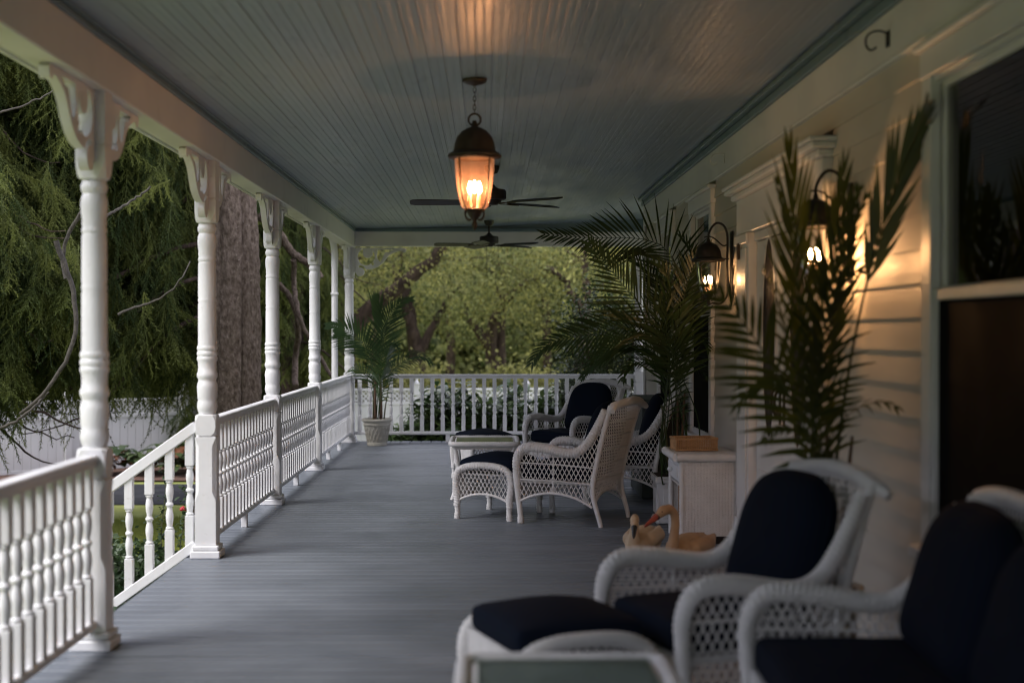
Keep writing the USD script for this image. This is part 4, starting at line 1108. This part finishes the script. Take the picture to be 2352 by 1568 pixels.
palm('potted_palm', 'green palm in the stone pot at the far corner by the railing', B3, [
    ([(868, 860), (867, 765), (866, 712), (865, 690)], 18.75, K(L=.42, n=12, start=.72, twist=1.4, spread=.30, vee=.0, droop=.0, wid=.012, tipf=.75)),
    ([(874, 860), (882, 775), (897, 722), (917, 697), (946, 686)], 18.7, K(L=.40, n=30, start=.40, twist=1.3, spread=1.0, vee=.05, droop=.14, wid=.012)),
    ([(858, 860), (842, 800), (814, 770), (782, 752), (752, 748)], 18.6, K(L=.40, n=28, start=.50, twist=1.3, spread=1.05, vee=.05, droop=.14, wid=.012)),
    ([(882, 890), (908, 844), (941, 822), (969, 818), (988, 834)], 18.6, K(L=.32, n=26, start=.42, twist=.8, spread=1.0, droop=.45, wid=.008)),
    ([(850, 880), (834, 856), (812, 848), (800, 854)], 18.6, K(L=.28, n=16, start=.45, twist=.7, droop=.35, wid=.0075)),
    ([(876, 880), (888, 820), (902, 790), (916, 800)], 18.5, K(L=.34, n=22, start=.42, twist=1.1, droop=.25, wid=.008)),
    ([(860, 880), (852, 820), (842, 800), (830, 808)], 18.9, K(L=.32, n=22, start=.42, twist=1.1, droop=.3, wid=.008)),
    ([(870, 860), (876, 800), (880, 764), (888, 742)], 18.9, K(L=.36, n=24, start=.42, twist=1.2, spread=.9, droop=.12, wid=.008)),
    ([(872, 890), (880, 850), (892, 830), (904, 838)], 18.5, K(L=.30, n=18, start=.3, twist=.9, droop=.35, wid=.008)),
], PALM, [([B3 + [-.03, 0, 0], B3 + [-.03, 0, .25], B3 + [-.02, 0, .55]], .030), ([B3 + [.05, 0, 0], B3 + [.05, 0, .3], B3 + [.04, 0, .6]], .024), ([B3 + [.09, .02, 0], B3 + [.13, .02, .3], B3 + [.17, .02, .5]], .010)], 'porch palms')

# ------------------------------------------------------------------ garden ground
def sheet(name, x0, x1, y0, y1, z, mt, n=2, label=None, kind='structure', amp=0.0):
    xs, ys = np.linspace(x0, x1, n), np.linspace(y0, y1, n)
    P = np.array([[(a_, b_, z) for b_ in ys] for a_ in xs])
    if amp: P[..., 2] += amp * (meshkit.fbm(P * .5, 3) - .5)
    return obj(name, MB().grid(P, flip=True), mt, smooth=True, label=label, kind=kind)


obj('ground', MB().grid(np.array([[(a_, b_, GZ - .02) for b_ in (-300, 400)] for a_ in (-400, 400)]), flip=True), GRASSG, smooth=True, kind='structure', label='lawn and open ground stretching away under the trees')
sheet('lawn', -60, -2.1, 2, 70, GZ, GRASSG, 40, 'green lawn between the porch steps and the driveway')
sheet('driveway', -40, 14, 21.8, 24.7, GZ + .012, ASPHALT, 2, 'dark asphalt driveway passing behind the lawn')
m = MB()
# planting bed under the fence
sheet('planting_bed', -14, -2.2, 25.1, 27.6, GZ + .03, MULCH, 60, 'reddish mulch bed along the foot of the white fence', amp=.05)

# lawn grass near the steps
tuft = []
for k in range(3):
    m = MB()
    for j in range(60):
        p_ = np.array([*R.uniform(-.18, .18, 2), 0]); h = R.uniform(.03, .075); a_ = R.uniform(0, 6.28); ln = R.uniform(.0, .03)
        d_ = np.array([math.cos(a_), math.sin(a_), 0]); w_ = np.array([-d_[1], d_[0], 0]) * .0028
        m.add(np.array([p_ - w_, p_ + w_, p_ + d_ * ln + [0, 0, h]]), np.array([[0, 1, 2]]))
    tuft.append(m)
n = 5200
pos = np.stack([R.uniform(-7.5, -2.3, n), R.uniform(12, 20.1, n), np.full(n, GZ + .0)], -1)
scatter('grass', tuft, pos, quat_z(R.uniform(0, 6.28, n)), R.uniform(.8, 1.25, n), R.integers(0, 3, n), '/World', BLADEG, label='short mown lawn grass beyond the stair railing', cat='grass')


# ------------------------------------------------------------------ white fence with lattice top
def fence(label, p0, p1, h, nsec, zb=GZ):
    p0, p1 = np.array(p0, float), np.array(p1, float); L = np.linalg.norm(p1 - p0); rz = math.atan2(*(p1 - p0)[::-1])
    t = thing('vinyl_fence', label, 'fence', (*p0, zb), rz, group='white vinyl fences')
    sec = L / nsec
    for k in range(nsec + 1):
        x_ = k * sec
        q = obj('fence_post', MB().box((x_ - .065, -.065, 0), (x_ + .065, .065, h + .08), .006), VINYL, t, smooth=False)
        obj('post_cap', MB().box((x_ - .08, -.08, h + .081), (x_ + .08, .08, h + .11), .008).lathe([(.055, h + .111), (.06, h + .135), (.03, h + .17), (.028, h + .19), (.048, h + .22), (.04, h + .25), (.005, h + .28)], 12, (x_, 0, 0)), VINYL, q, smooth=False)
    lat = .30
    for k in range(nsec):
        a_, b_ = k * sec + .066, (k + 1) * sec - .066
        nb = max(3, int((b_ - a_) / .155)); w = (b_ - a_) / nb
        for j in range(nb):
            obj('fence_board', MB().box((a_ + j * w + .001, -.018, .10), (a_ + (j + 1) * w - .001, .018, h - lat - .06), .007), VINYL, t, smooth=False)
        obj('fence_rail', MB().box((a_, -.032, h - lat - .059), (b_, .032, h - lat + .02), .006).box((a_, -.032, h - .05), (b_, .032, h), .006).box((a_, -.032, .03), (b_, .032, .099), .006), VINYL, t, smooth=False)
        m = MB(); poly = sbox(a_, h - lat + .021, b_, h - .051)
        for q0, q1, s in clipped_strands(poly, .073, 45):
            m.beam((q0[0], s * .004, q0[1]), (q1[0], s * .004, q1[1]), .0075, .034, .001, upv=(0, 1, .001)) if False else m.beam((q0[0], s * .004, q0[1]), (q1[0], s * .004, q1[1]), .034, .0075, .001, upv=(0, 1, 0))
        obj('lattice', m, VINYL, t, smooth=False)
    return t


fence('white fence with lattice top running behind the flower bed and spruce branches', (-13.5, 22.6), (-4.1, 29.6), 1.36, 5)
fence('white fence with lattice top glimpsed through the rhododendrons past the end railing', (-3.9, 30.6), (8.0, 31.6), 1.42, 5)


# ------------------------------------------------------------------ trees
def limb(m, p, r0, r1, n=22, sides=9, wob=.04):
    q = spline(p, n)
    q = q + (R.normal(size=q.shape) * wob * np.linspace(0, 1, n)[:, None]) * .5
    m.tube(q, np.linspace(r0, r1, n) * (1 + .06 * np.sin(np.arange(n) * 2.1)), sides)
    return q


def spruce_sprays():
    out = []
    def needles(m, p_, d_, Lf, w=.026):
        s1 = np.cross(d_, [0.3, 0.5, .8]); s1 /= np.linalg.norm(s1); s2 = np.cross(d_, s1)
        e = p_ + d_ * Lf
        m.add(np.array([p_ - s1 * .003, p_ + s1 * .003, e]), np.array([[0, 1, 2]]))
        nn = int(Lf / .0095)
        for q in range(nn):
            c_ = p_ + d_ * Lf * (q + .3) / nn; a_ = q * 2.4 + R.uniform(0, .8)
            w_ = s1 * math.cos(a_) + s2 * math.sin(a_)
            side = np.cross(w_, d_) * .0064
            m.add(np.array([c_ - side, c_ + side, c_ + w_ * w + d_ * w * .85]), np.array([[0, 1, 2]]))
    for k in range(4):
        m = MB()
        if k < 2:                                   # flat feathered branchlet, its side twigs drooping a little
            L_ = (.46, .36)[k]; nb = 10
            for j in range(nb):
                u = (j + .5) / nb; p_ = np.array([L_ * u, 0, -.10 * u * u])
                for sg in (-1, 1):
                    a_ = sg * R.uniform(.45, 1.25); d_ = np.array([math.cos(a_), math.sin(a_), -R.uniform(.25, 1.25)]); d_ /= np.linalg.norm(d_)
                    needles(m, p_, d_, (.19 * (1 - .65 * u) + .035) * R.uniform(.6, 1.3))
                if j % 2: needles(m, p_, np.array([1, 0, -.2 * u]) / math.hypot(1, .2 * u), L_ * .16)
            m.tube([(0, 0, 0), (L_ * .5, 0, -.025), (L_, 0, -.10)], [.006, .004, .002], 3, caps=False)
        else:                                       # hanging tassel
            Lm = (.55, .75)[k - 2]
            main = [np.array([0, 0, 0.])]
            for q in range(7):
                d_ = np.array([.15, 0, -1.0]) + R.normal(size=3) * .12; d_ /= np.linalg.norm(d_); main.append(main[-1] + d_ * Lm / 7)
            main = np.array(main); m.tube(main, np.linspace(.006, .002, 8), 3, caps=False)
            for j, i_ in enumerate(np.linspace(0, 7, 14)):
                az = R.uniform(-.9, .9) + (math.pi / 2) * (1 if j % 2 else -1)
                d_ = np.array([math.cos(az), math.sin(az), 0]) * R.uniform(.3, .7) + np.array([0, 0, -R.uniform(.5, 1.0)]); d_ /= np.linalg.norm(d_)
                needles(m, main[int(i_)], d_, R.uniform(.13, .25))
        out.append(m)
    return out


SPRAY = spruce_sprays()


def spruce(label, base, r, h, limbs, group, spray_gap=.16, curtain=(6, 11), bark=BARKD, clear=None, big=1.0):
    bx_, by_ = base
    t = thing('spruce_tree', label, 'tree', (bx_, by_, GZ), group=group)
    n = 150; zs = np.concatenate([np.linspace(-.1, 5.5, 110), np.linspace(5.6, h, 40)]); a = np.arange(72) * 2 * np.pi / 72
    P = []
    for z_ in zs:
        rr = r * (1 - .72 * max(z_, 0) / h) * (1 + .28 * math.exp(-max(z_, 0) / .45))
        ring = np.stack([np.cos(a), np.sin(a), np.full(72, z_)], -1)
        nse = meshkit.fbm(np.stack([np.cos(a) * 1.4 + 5, np.sin(a) * 1.4 + 7, np.full(72, z_ * .30)], -1), 3) - .5
        fin = meshkit.fbm(np.stack([np.cos(a) * 9 + 5, np.sin(a) * 9 + 7, np.full(72, z_ * 5)], -1), 3) - .5
        bul = .30 * np.exp(-((z_ - 2.8) / .45) ** 2) * np.clip(np.cos(a - math.pi * 1.08), 0, 1) ** 3 - .16 * np.exp(-((a - 5.35 - .04 * math.sin(z_ * 2)) / .07) ** 2) - .10 * np.exp(-((a - 4.3 + .05 * math.sin(z_ * 1.3)) / .09) ** 2)
        ring[:, :2] *= (rr * (1 + .50 * nse + .20 * fin + bul))[:, None]
        ring[:, 0] += .06 * math.sin(z_ * .5); P.append(ring)
    obj('trunk', MB().grid(np.array(P), closev=True, flip=True), bark, t, smooth=60)
    pos, yaw_, sc, idx, tilt = [], [], [], [], []
    lm = MB()
    for (z0, az, L, sag) in limbs:
        d_ = np.array([math.cos(az), math.sin(az), 0])
        p = [d_ * r * .4 + [0, 0, z0], d_ * L * .35 + [0, 0, z0 + .05 - sag * .25], d_ * L * .7 + [0, 0, z0 - sag * .75], d_ * L + [0, 0, z0 - sag * .9]]
        q = limb(lm, p, .016 + .007 * L, .006, 20, 6)
        s = np.linspace(0, 1, max(4, int(L / spray_gap)))
        for u in s:
            if u < .10: continue
            c_ = np.array([np.interp(u, np.linspace(0, 1, 20), q[:, k]) for k in range(3)])
            side = np.array([-d_[1], d_[0], 0])
            for j in range(random.randint(*curtain)):
                o = side * R.normal() * (.18 + .32 * (1 - u) * L * .3) + d_ * R.normal() * .10 + np.array([0, 0, R.uniform(-.65, .06)])
                pp = c_ + o
                if clear is not None and clear(pp + np.array([bx_, by_, GZ])): continue
                pos.append(pp); yaw_.append(R.uniform(0, 6.28) if R.random() < .4 else az + R.normal() * .8)
                sc.append(R.uniform(.9, 1.7) * big); idx.append(random.choice((0, 0, 1, 1, 2, 2, 3))); tilt.append(R.uniform(.25, 1.15) if idx[-1] < 2 else R.normal() * .12)
    obj('limb', lm, BARKD, t, smooth=60)
    pos = np.array(pos); nn = len(pos)
    scatter('foliage', SPRAY, pos, quat_z(np.array(yaw_), np.array(tilt), np.array(yaw_) + math.pi / 2), np.array(sc), idx, t, NEEDLE)
    return t


def prj(p):
    d_ = np.asarray(p, float) - np.array([0, 0, CAMZ]); zz = d_ @ fwd
    return CX + F * (d_ @ rgt) / zz, CY - F * (d_ @ up) / zz


def clear_trunk(p):
    """the big trunk is bare on its porch side"""
    return (p[1] < 20.3 and p[0] > -4.12) or p[0] > -4.0 or p[1] < 13.0 or p[2] < 1.35 + .25 * math.sin(p[0] * 7 + p[1] * 3)


L1 = [(z0, random.uniform(math.pi * .66, math.pi * 1.30), random.uniform(2.2, 4.4), random.uniform(.8, 1.8)) for z0 in np.linspace(2.4, 9.5, 40) + R.uniform(-.1, .1, 40)]
spruce('tall spruce with thick pinkish bare trunk behind the second and third posts', (-3.62, 20.0), .42, 17, L1, 'spruces beside the porch', bark=BARKP, clear=clear_trunk)
L2 = [(z0, random.uniform(0, 2 * math.pi), random.uniform(1.9, 3.4) * (1.1 - z0 / 16), random.uniform(.7, 1.7)) for z0 in np.linspace(1.9, 11, 96)]
spruce('dense dark spruce with drooping branches filling the left edge', (-7.3, 18.3), .30, 14, L2, 'spruces beside the porch', clear=lambda p: p[0] > -3.75 or p[1] < 12.5 or p[2] < (1.38 if p[0] > -5.9 else 1.0) + .25 * math.sin(p[0] * 7 + p[1] * 3))
L3 = [(z0, random.uniform(0, 2 * math.pi), random.uniform(1.6, 3.0) * (1.1 - z0 / 18), random.uniform(.7, 1.5)) for z0 in np.linspace(2.2, 12, 52)]
spruce('slender dark spruce behind the fence just left of the thick bare trunk', (-6.2, 29.5), .26, 15, L3, 'spruces beside the porch', spray_gap=.2, clear=lambda p: False, big=1.5)
spruce('distant dark spruce behind the fence at the far left', (-12.5, 30.0), .30, 16, L3, 'spruces beside the porch', spray_gap=.2, clear=lambda p: False, big=1.6)
spruce('far spruce filling the gap between the two left spruces, behind the fence', (-9.4, 32.5), .32, 17, L3, 'spruces beside the porch', spray_gap=.2, clear=lambda p: False, big=1.8)
spruce('far spruce behind the fence showing between the first two posts', (-8.0, 37.0), .32, 18, L3, 'spruces beside the porch', spray_gap=.2, clear=lambda p: False, big=1.9)

# bare lichen grey branches that cross the view on the left
bl = thing('dead_branches', 'bare lichen covered grey branches hanging among the left spruce foliage', 'branches', (0, 0, 0))
for Y, pts, r0, r1 in ((15.4, [(128, 555), (160, 640), (176, 740), (140, 850), (46, 950)], .05, .03), (15.0, [(-20, 262), (60, 240), (140, 196)], .022, .010), (15.6, [(150, 640), (150, 560), (180, 500), (215, 440)], .03, .04),
                       (15.8, [(270, 720), (330, 700), (400, 660), (438, 600)], .025, .012), (15.6, [(230, 500), (290, 470), (345, 430)], .03, .018), (15.4, [(-10, 985), (60, 950), (110, 900)], .03, .02)):
    q = spline([at(a_, b_, Y + R.uniform(-.2, .2)) for a_, b_ in pts], 20)
    obj('branch', MB().tube(q + R.normal(size=q.shape) * .006, np.linspace(r0 * .62, r1 * .62, 20), 8), TWIG, bl, smooth=60)


L4 = [(z0, random.uniform(0, 2 * math.pi), random.uniform(1.2, 2.2), random.uniform(.7, 1.4)) for z0 in np.linspace(2.0, 11, 60)]
spruce('dark spruce with hanging branches behind the third and fourth posts', (-3.75, 27.2), .22, 14, L4, 'spruces beside the porch', clear=lambda p: p[0] > -2.9 or p[2] < (.9 if p[0] > -4.0 else 2.2))
b2 = thing('dead_branches', 'curving bare brown limbs seen between the third and fifth posts', 'branches', (0, 0, 0))
for Y, pts, r0, r1 in ((22.0, [(600, 500), (646, 542), (667, 573), (705, 604), (740, 640)], .075, .05), (22.4, [(630, 650), (667, 687), (682, 728), (684, 775), (680, 888)], .045, .05), (22.2, [(674, 594), (677, 677), (687, 728), (708, 775), (765, 868)], .045, .03)):
    q = spline([at(a_, b_, Y + R.uniform(-.2, .2)) for a_, b_ in pts], 24)
    obj('branch', MB().tube(q + R.normal(size=q.shape) * .008, np.linspace(r0, r1, 24), 9), BARKP, b2, smooth=60)


# deciduous trees past the end of the porch
def leaf_cluster(nl, size, rad, flat=.7):
    m = MB()
    for j in range(nl):
        c_ = R.normal(size=3) * rad * np.array([1, 1, .6])
        d_ = R.normal(size=3); d_[2] = d_[2] * .5 - .35; d_ /= np.linalg.norm(d_)
        w_ = np.cross(d_, R.normal(size=3)); w_ /= np.linalg.norm(w_)
        s = size * R.uniform(.65, 1.25)
        nrm = np.cross(d_, w_)
        m.add(np.array([c_, c_ + d_ * s * .5 + w_ * s * .30 + nrm * s * .06, c_ + d_ * s, c_ + d_ * s * .5 - w_ * s * .30 + nrm * s * .06]), np.array([[0, 1, 2], [0, 2, 3]]))
    return m


CL_S = [leaf_cluster(26, .105, .26) for _ in range(4)]
CL_L = [leaf_cluster(30, .34, .8) for _ in range(3)]


def broadleaf(label, base, h, r, lean, limbs, crown, nclus, mt, group, protos=CL_S, scale=1.0, low=None):
    bx_, by_ = base
    t = thing('leafy_tree', label, 'tree', (bx_, by_, GZ), group=group)
    m = MB()
    top = np.array([lean[0], lean[1], h * .75])
    limb(m, [(0, 0, -.1), top * .25 + [.1, 0, 0], top * .55 + [-.1, .1, 0], top], r, r * .35, 24, 12, .1)
    obj('trunk', m, BARKD, t, smooth=60)
    m = MB(); ends = []
    for p in limbs:
        q = limb(m, p[0], p[1], p[1] * .3, 20, 8, .12); ends += list(q[8:])
    for k in range(26):
        a_, z0 = R.uniform(0, 6.28), R.uniform(.28, .75) * h; L = R.uniform(.5, 1.0) * crown[0]
        s0 = top * (z0 / (h * .75)) + R.normal(size=3) * .05
        e_ = s0 + np.array([math.cos(a_) * L, math.sin(a_) * L, R.uniform(-.3, 1.2)])
        q = limb(m, [s0, (s0 + e_) / 2 + [0, 0, .3], e_], r * .25, r * .05, 12, 5, .1); ends += list(q[4:])
    obj('limb', m, BARKD, t, smooth=60)
    ends = np.array(ends)
    c0 = np.array([lean[0] * .8, lean[1] * .8, crown[2]])
    u = R.normal(size=(nclus, 3)); u /= np.linalg.norm(u, axis=1, keepdims=True)
    pos = c0 + u * (R.random(nclus) ** .45)[:, None] * np.array([crown[0], crown[0], crown[1]])
    near = ends[R.integers(0, len(ends), nclus // 2)] + R.normal(size=(nclus // 2, 3)) * .5
    pos[:nclus // 2] = near
    keep = meshkit.fbm(pos * .55 + base[0], 2) > .46
    pos = pos[keep & (pos[:, 2] > 1.2) & ((pos[:, 2] < 6.2) | (R.random(len(pos)) < .30))]; nn = len(pos)
    scatter('foliage', protos, pos, quat_rand(nn), R.uniform(.7, 1.4, nn) * scale, R.integers(0, len(protos), nn), t, mt)
    return t


def rel(px, py, Y, base): return at(px, py, Y) - np.array([base[0], base[1], GZ])


bA = at(800, 900, 35.0)[:2]
broadleaf('leafy tree whose thick dark limb slants up to the right past the end railing', bA, 13, .20, (-.6, .5), [([rel(780, 800, 35, bA), rel(830, 728, 34.6, bA), rel(930, 650, 34.2, bA), rel(1020, 566, 33.8, bA), rel(1120, 470, 33.4, bA)], .24), ([rel(780, 700, 35, bA), rel(760, 600, 35, bA), rel(740, 520, 35, bA)], .22)], (5.0, 4.2, 6.5), 1500, LEAFY, 'leafy trees beyond the end railing')
bB = at(962, 870, 40.0)[:2]
broadleaf('leafy tree with a pinkish leaning trunk above the potted palm', bB, 14, .20, (-1.2, 1.0), [([rel(962, 860, 40, bB), rel(955, 780, 40, bB), rel(925, 690, 40, bB), rel(905, 600, 40, bB)], .22), ([rel(970, 800, 40, bB), rel(1010, 720, 40, bB), rel(1060, 650, 40, bB)], .14)], (5.2, 4.8, 6.6), 1700, LEAFG, 'leafy trees beyond the end railing')
bC = at(1136, 860, 44.0)[:2]
broadleaf('leafy tree with forked trunk in the middle of the end view', bC, 14, .19, (.4, 1.0), [([rel(1136, 850, 44, bC), rel(1128, 770, 44, bC), rel(1160, 690, 43.5, bC), rel(1230, 640, 43, bC), rel(1330, 590, 43, bC)], .22), ([rel(1130, 800, 44, bC), rel(1085, 740, 44, bC), rel(1050, 640, 44, bC)], .18)], (5.6, 5.0, 6.6), 1800, LEAFY, 'leafy trees beyond the end railing')
bD = at(1330, 860, 39.0)[:2]
broadleaf('leafy tree standing to the right behind the tall palm fronds', bD, 13, .16, (.5, .5), [([rel(1330, 850, 39, bD), rel(1340, 740, 39, bD), rel(1300, 650, 39, bD), rel(1260, 610, 39, bD)], .20)], (4.8, 4.4, 6.2), 1400, LEAFY, 'leafy trees beyond the end railing')
for k, (px, Y, mt, lab) in enumerate(((640, 44.0, LEAFG, 'leafy tree farther back seen between the third and fourth posts'), (1030, 56.0, LEAFG, 'pale leafy tree at the back of the end view'), (1250, 58.0, LEAFG, 'pale leafy tree at the back, right of the far fan'), (850, 54.0, LEAFY, 'yellowing leafy tree at the back above the corner post'), (1470, 52.0, LEAFG, 'leafy tree at the back hidden by the wall palms'))):
    bb = at(px, 860, Y)[:2]
    broadleaf(lab, bb, 16, .20, (R.uniform(-.8, .8), .5), [], (6.5, 6.0, 7.0), 1300, mt, 'leafy trees beyond the end railing', CL_S, 1.5)
# far woods
n = 20000
ang = R.uniform(-1.6, .9, n); rr_ = R.uniform(62, 84, n)
pos = np.stack([rr_ * np.sin(ang), rr_ * np.cos(ang), GZ + R.random(n) ** 1.7 * 19 * (.75 + .5 * meshkit.fbm(np.stack([ang * 9, ang * 0, ang * 0], -1), 2))], -1)
scatter('far_woods', CL_L, pos, quat_rand(n), R.uniform(1.0, 2.0, n), R.integers(0, 3, n), '/World', LEAFG, label='mass of distant green woodland behind the trees', cat='woods')


# the belt of trees goes on along the left of the garden, beside and behind the camera
n = 5200
hh = R.random(n) ** .9
pos = np.stack([-15.0 - 4.5 * R.random(n) + 1.2 * hh, R.uniform(-22, 16, n), GZ + .4 + hh * 6.2], -1)
scatter('tree_belt', CL_L, pos, quat_rand(n), R.uniform(.9, 1.7, n), R.integers(0, 3, n), '/World', LEAFD, label='belt of dense garden trees continuing along the left beside the porch', cat='woods')


# ------------------------------------------------------------------ shrubs and flowers
def long_leaf(m, p, d_, L, W, sag=.25):
    d_ = d_ / np.linalg.norm(d_); s = np.cross(d_, [0, 0, 1.0]); s /= np.linalg.norm(s) + 1e-9
    n_ = np.cross(s, d_)
    V = []
    for u, w in ((0, .12), (.3, .85), (.6, 1.0), (.85, .6), (1.0, .02)):
        c_ = p + d_ * L * u + np.array([0, 0, -sag * L * u * u])
        V += [c_ + s * W * w + n_ * W * .25 * w, c_ - s * W * w + n_ * W * .25 * w]
    m.add(np.array(V), np.array([[0, 1, 3, 2], [2, 3, 5, 4], [4, 5, 7, 6], [6, 7, 9, 8]]))


WHORL = []
for k in range(3):
    m = MB()
    m.tube([(0, 0, -.18), (0, 0, 0)], .004, 4)
    for j in range(11):
        a_ = j * 2.399 + R.uniform(-.2, .2); e_ = R.uniform(-.15, .75)
        long_leaf(m, np.array([0, 0, -.012 * j + .02]), np.array([math.cos(a_), math.sin(a_), e_]), R.uniform(.10, .16), R.uniform(.016, .023))
    WHORL.append(m)


def shrub(label, cx_, cy_, rx, ry, zt, n, mt=RHODO, protos=WHORL, group=None, stemmat=BARKD, sc=(1.4, 2.1), name='rhododendron', cat='shrub'):
    t = thing(name, label, cat, (cx_, cy_, GZ), group=group)
    m = MB(); pos = []
    H_ = zt - GZ
    for k in range(16):
        a_ = R.uniform(0, 6.28); e_ = np.array([math.cos(a_) * rx * .8, math.sin(a_) * ry * .8, H_ * R.uniform(.6, .95)])
        q = spline([(R.normal() * .06, R.normal() * .06, 0), e_ * [.35, .35, .5], e_], 10); m.tube(q, np.linspace(.014, .004, 10), 5)
    obj('stem', m, stemmat, t, smooth=60)
    u = R.normal(size=(n, 3)); u /= np.linalg.norm(u, axis=1, keepdims=True)
    rad = R.random(n) ** .4
    pos = np.stack([u[:, 0] * rx * rad, u[:, 1] * ry * rad, H_ * .52 + u[:, 2] * H_ * .48 * rad * (1 + .25 * (meshkit.fbm(u * 2.5 + cx_, 2) - .5) * 2)], -1)
    scatter('foliage', protos, pos, quat_z(R.uniform(0, 6.28, n), R.uniform(0, .7, n), R.uniform(0, 6.28, n)), R.uniform(*sc, n), R.integers(0, len(protos), n), t, mt)
    return t


grp = 'rhododendrons behind the end railing'
shrub('sparse low rhododendron beside the corner post and stone pot', -1.35, 20.9, .60, .5, .20, 110, group=grp)
shrub('dark rhododendron just right of the stone pot, with an orange leaf', -.55, 20.8, .75, .6, .74, 300, group=grp)
shrub('broad rhododendron left of the far ottoman behind the railing', .50, 21.0, .90, .65, .70, 340, group=grp)
shrub('tall rhododendron behind the farthest armchair', 1.5, 21.0, .80, .65, .90, 330, group=grp)
grp = 'bushes behind the far fence'
for x_, y_, rx_, zt_, n_, lab in ((-2.2, 34.5, 1.3, .7, 300, 'yellow green bush behind the far fence, above the stone pot'), (.6, 35.5, 1.5, .6, 320, 'yellow green bush behind the far fence in the middle of the end view'), (3.4, 34.8, 1.4, .8, 300, 'yellow green bush behind the far fence, beyond the farthest armchair')):
    shrub(lab, x_, y_, rx_, 1.0, zt_, n_, LEAFY, CL_S, grp, BARKD, (.8, 1.4), 'garden_bush')
HOLLY = [leaf_cluster(40, .055, .14) for _ in range(3)]
shrub('small leaved dark shrub climbing up at the right end of the end railing', 1.75, 20.6, .75, .5, 2.35, 420, LEAFD, HOLLY, None, BARKD, (.8, 1.3), 'holly_bush')
RL = [leaf_cluster(26, .062, .10) for _ in range(3)]
grp = 'rose bushes beside the porch steps'
shrub('rose bush against the deck right below the second post', -2.60, 10.45, .50, .55, -.08, 420, ROSEL, RL, grp, STEM, (.8, 1.2), 'rose_bush')
shrub('rose bush in the middle below the stair rail, with one red bloom', -3.30, 11.1, .60, .65, -.06, 460, ROSEL, RL, grp, STEM, (.8, 1.2), 'rose_bush')
shrub('rose bush at the left below the stair rail, beside the near post', -4.10, 11.0, .62, .65, .02, 460, ROSEL, RL, grp, STEM, (.8, 1.2), 'rose_bush')
grp = 'low plants along the deck edge'
shrub('low leafy ground cover along the deck edge under the stair rail', -2.42, 9.0, .30, .55, -.36, 260, ROSEL, RL, grp, STEM, (.8, 1.2), 'ground_plant')
shrub('low leafy ground cover along the deck edge beside the nearest post', -2.45, 7.9, .32, .70, -.40, 300, ROSEL, RL, grp, STEM, (.8, 1.2), 'ground_plant')
bloom = thing('rose_bloom', 'single small red rose bloom among the bushes behind the stair rail', 'flower', at(426, 1163, 10.9) if False else at(420, 1165, 10.9))
m = MB()
for j in range(9): m.ball((math.cos(j * 2.4) * .012 * (j / 5), math.sin(j * 2.4) * .012 * (j / 5), -.002 * j), .014, 1, (1, 1, .8))
obj('petals', m, ROSE, bloom, smooth=60)
obj('bloom_stem', MB().tube([(0, 0, -.02), (.02, .01, -.25)], .003, 5), STEM, bloom)
# a tall rose cane climbing through the rail
cane = thing('rose_cane', 'thin leafy rose cane standing up behind the stair handrail', 'shrub', (0, 0, 0))
for pts in ([(378, 1290), (372, 1200), (380, 1120), (376, 1075)], [(520 * .78 + 10, 1270), (425, 1200), (432, 1160), (418, 1120)]):
    q = spline([at(a_, b_, 10.6) for a_, b_ in pts], 24)
    m = MB().tube(q, np.linspace(.006, .002, 24), 5)
    cn = obj('cane', m, STEM, cane, smooth=60)
    m = MB()
    for c_ in q[4:]:
        for j in range(4): long_leaf(m, c_ + R.normal(size=3) * .02, R.normal(size=3) * [1, 1, .4], R.uniform(.03, .055), R.uniform(.010, .016))
    obj('foliage', m, ROSEL, cn, smooth=False)


def hosta(label, x_, y_, s, mt, group, n=26):
    t = thing('hosta' if mt is HOSTA else 'autumn_plant', label, 'plant', (x_, y_, GZ + .06), group=group)
    m = MB()
    for j in range(n):
        a_ = j * 2.399 + R.uniform(-.3, .3); e_ = R.uniform(.25, 1.3)
        st_ = np.array([math.cos(a_), math.sin(a_), 0]) * R.uniform(.02, .16) * s + [0, 0, R.uniform(.08, .30) * s]
        long_leaf(m, st_, np.array([math.cos(a_), math.sin(a_), e_ * .6]), R.uniform(.16, .27) * s, R.uniform(.05, .075) * s, .5)
    obj('leaves', m, mt, t, smooth=False)
    return t


for k, (px, mt, s, lab) in enumerate(((240, COLEUS, .9, 'low rust coloured plant beside the near post, in the mulch bed'), (268, HOSTA, 1.25, 'dark green hosta left of the handrail in the mulch bed'), (296, COLEUS, .9, 'orange leaved plant behind the first stair baluster'), (322, HOSTA, 1.0, 'hosta under the top end of the handrail, second from the left'),
                                      (352, COLEUS, .85, 'red brown plant between the middle stair balusters in the mulch'), (380, HOSTA, 1.35, 'pale striped hosta behind the middle stair balusters'), (402, HOSTA, 1.0, 'hosta second from the right behind the stair balusters'), (424, COLEUS, 1.1, 'yellow orange plant left of the second porch post'), (442, HOSTA, 1.1, 'rightmost hosta beside the second porch post'))):
    p_ = at(px, 1080, 25.9 + (k % 3) * .35)
    hosta(lab, p_[0], p_[1], s * 1.25, mt, None, 30)
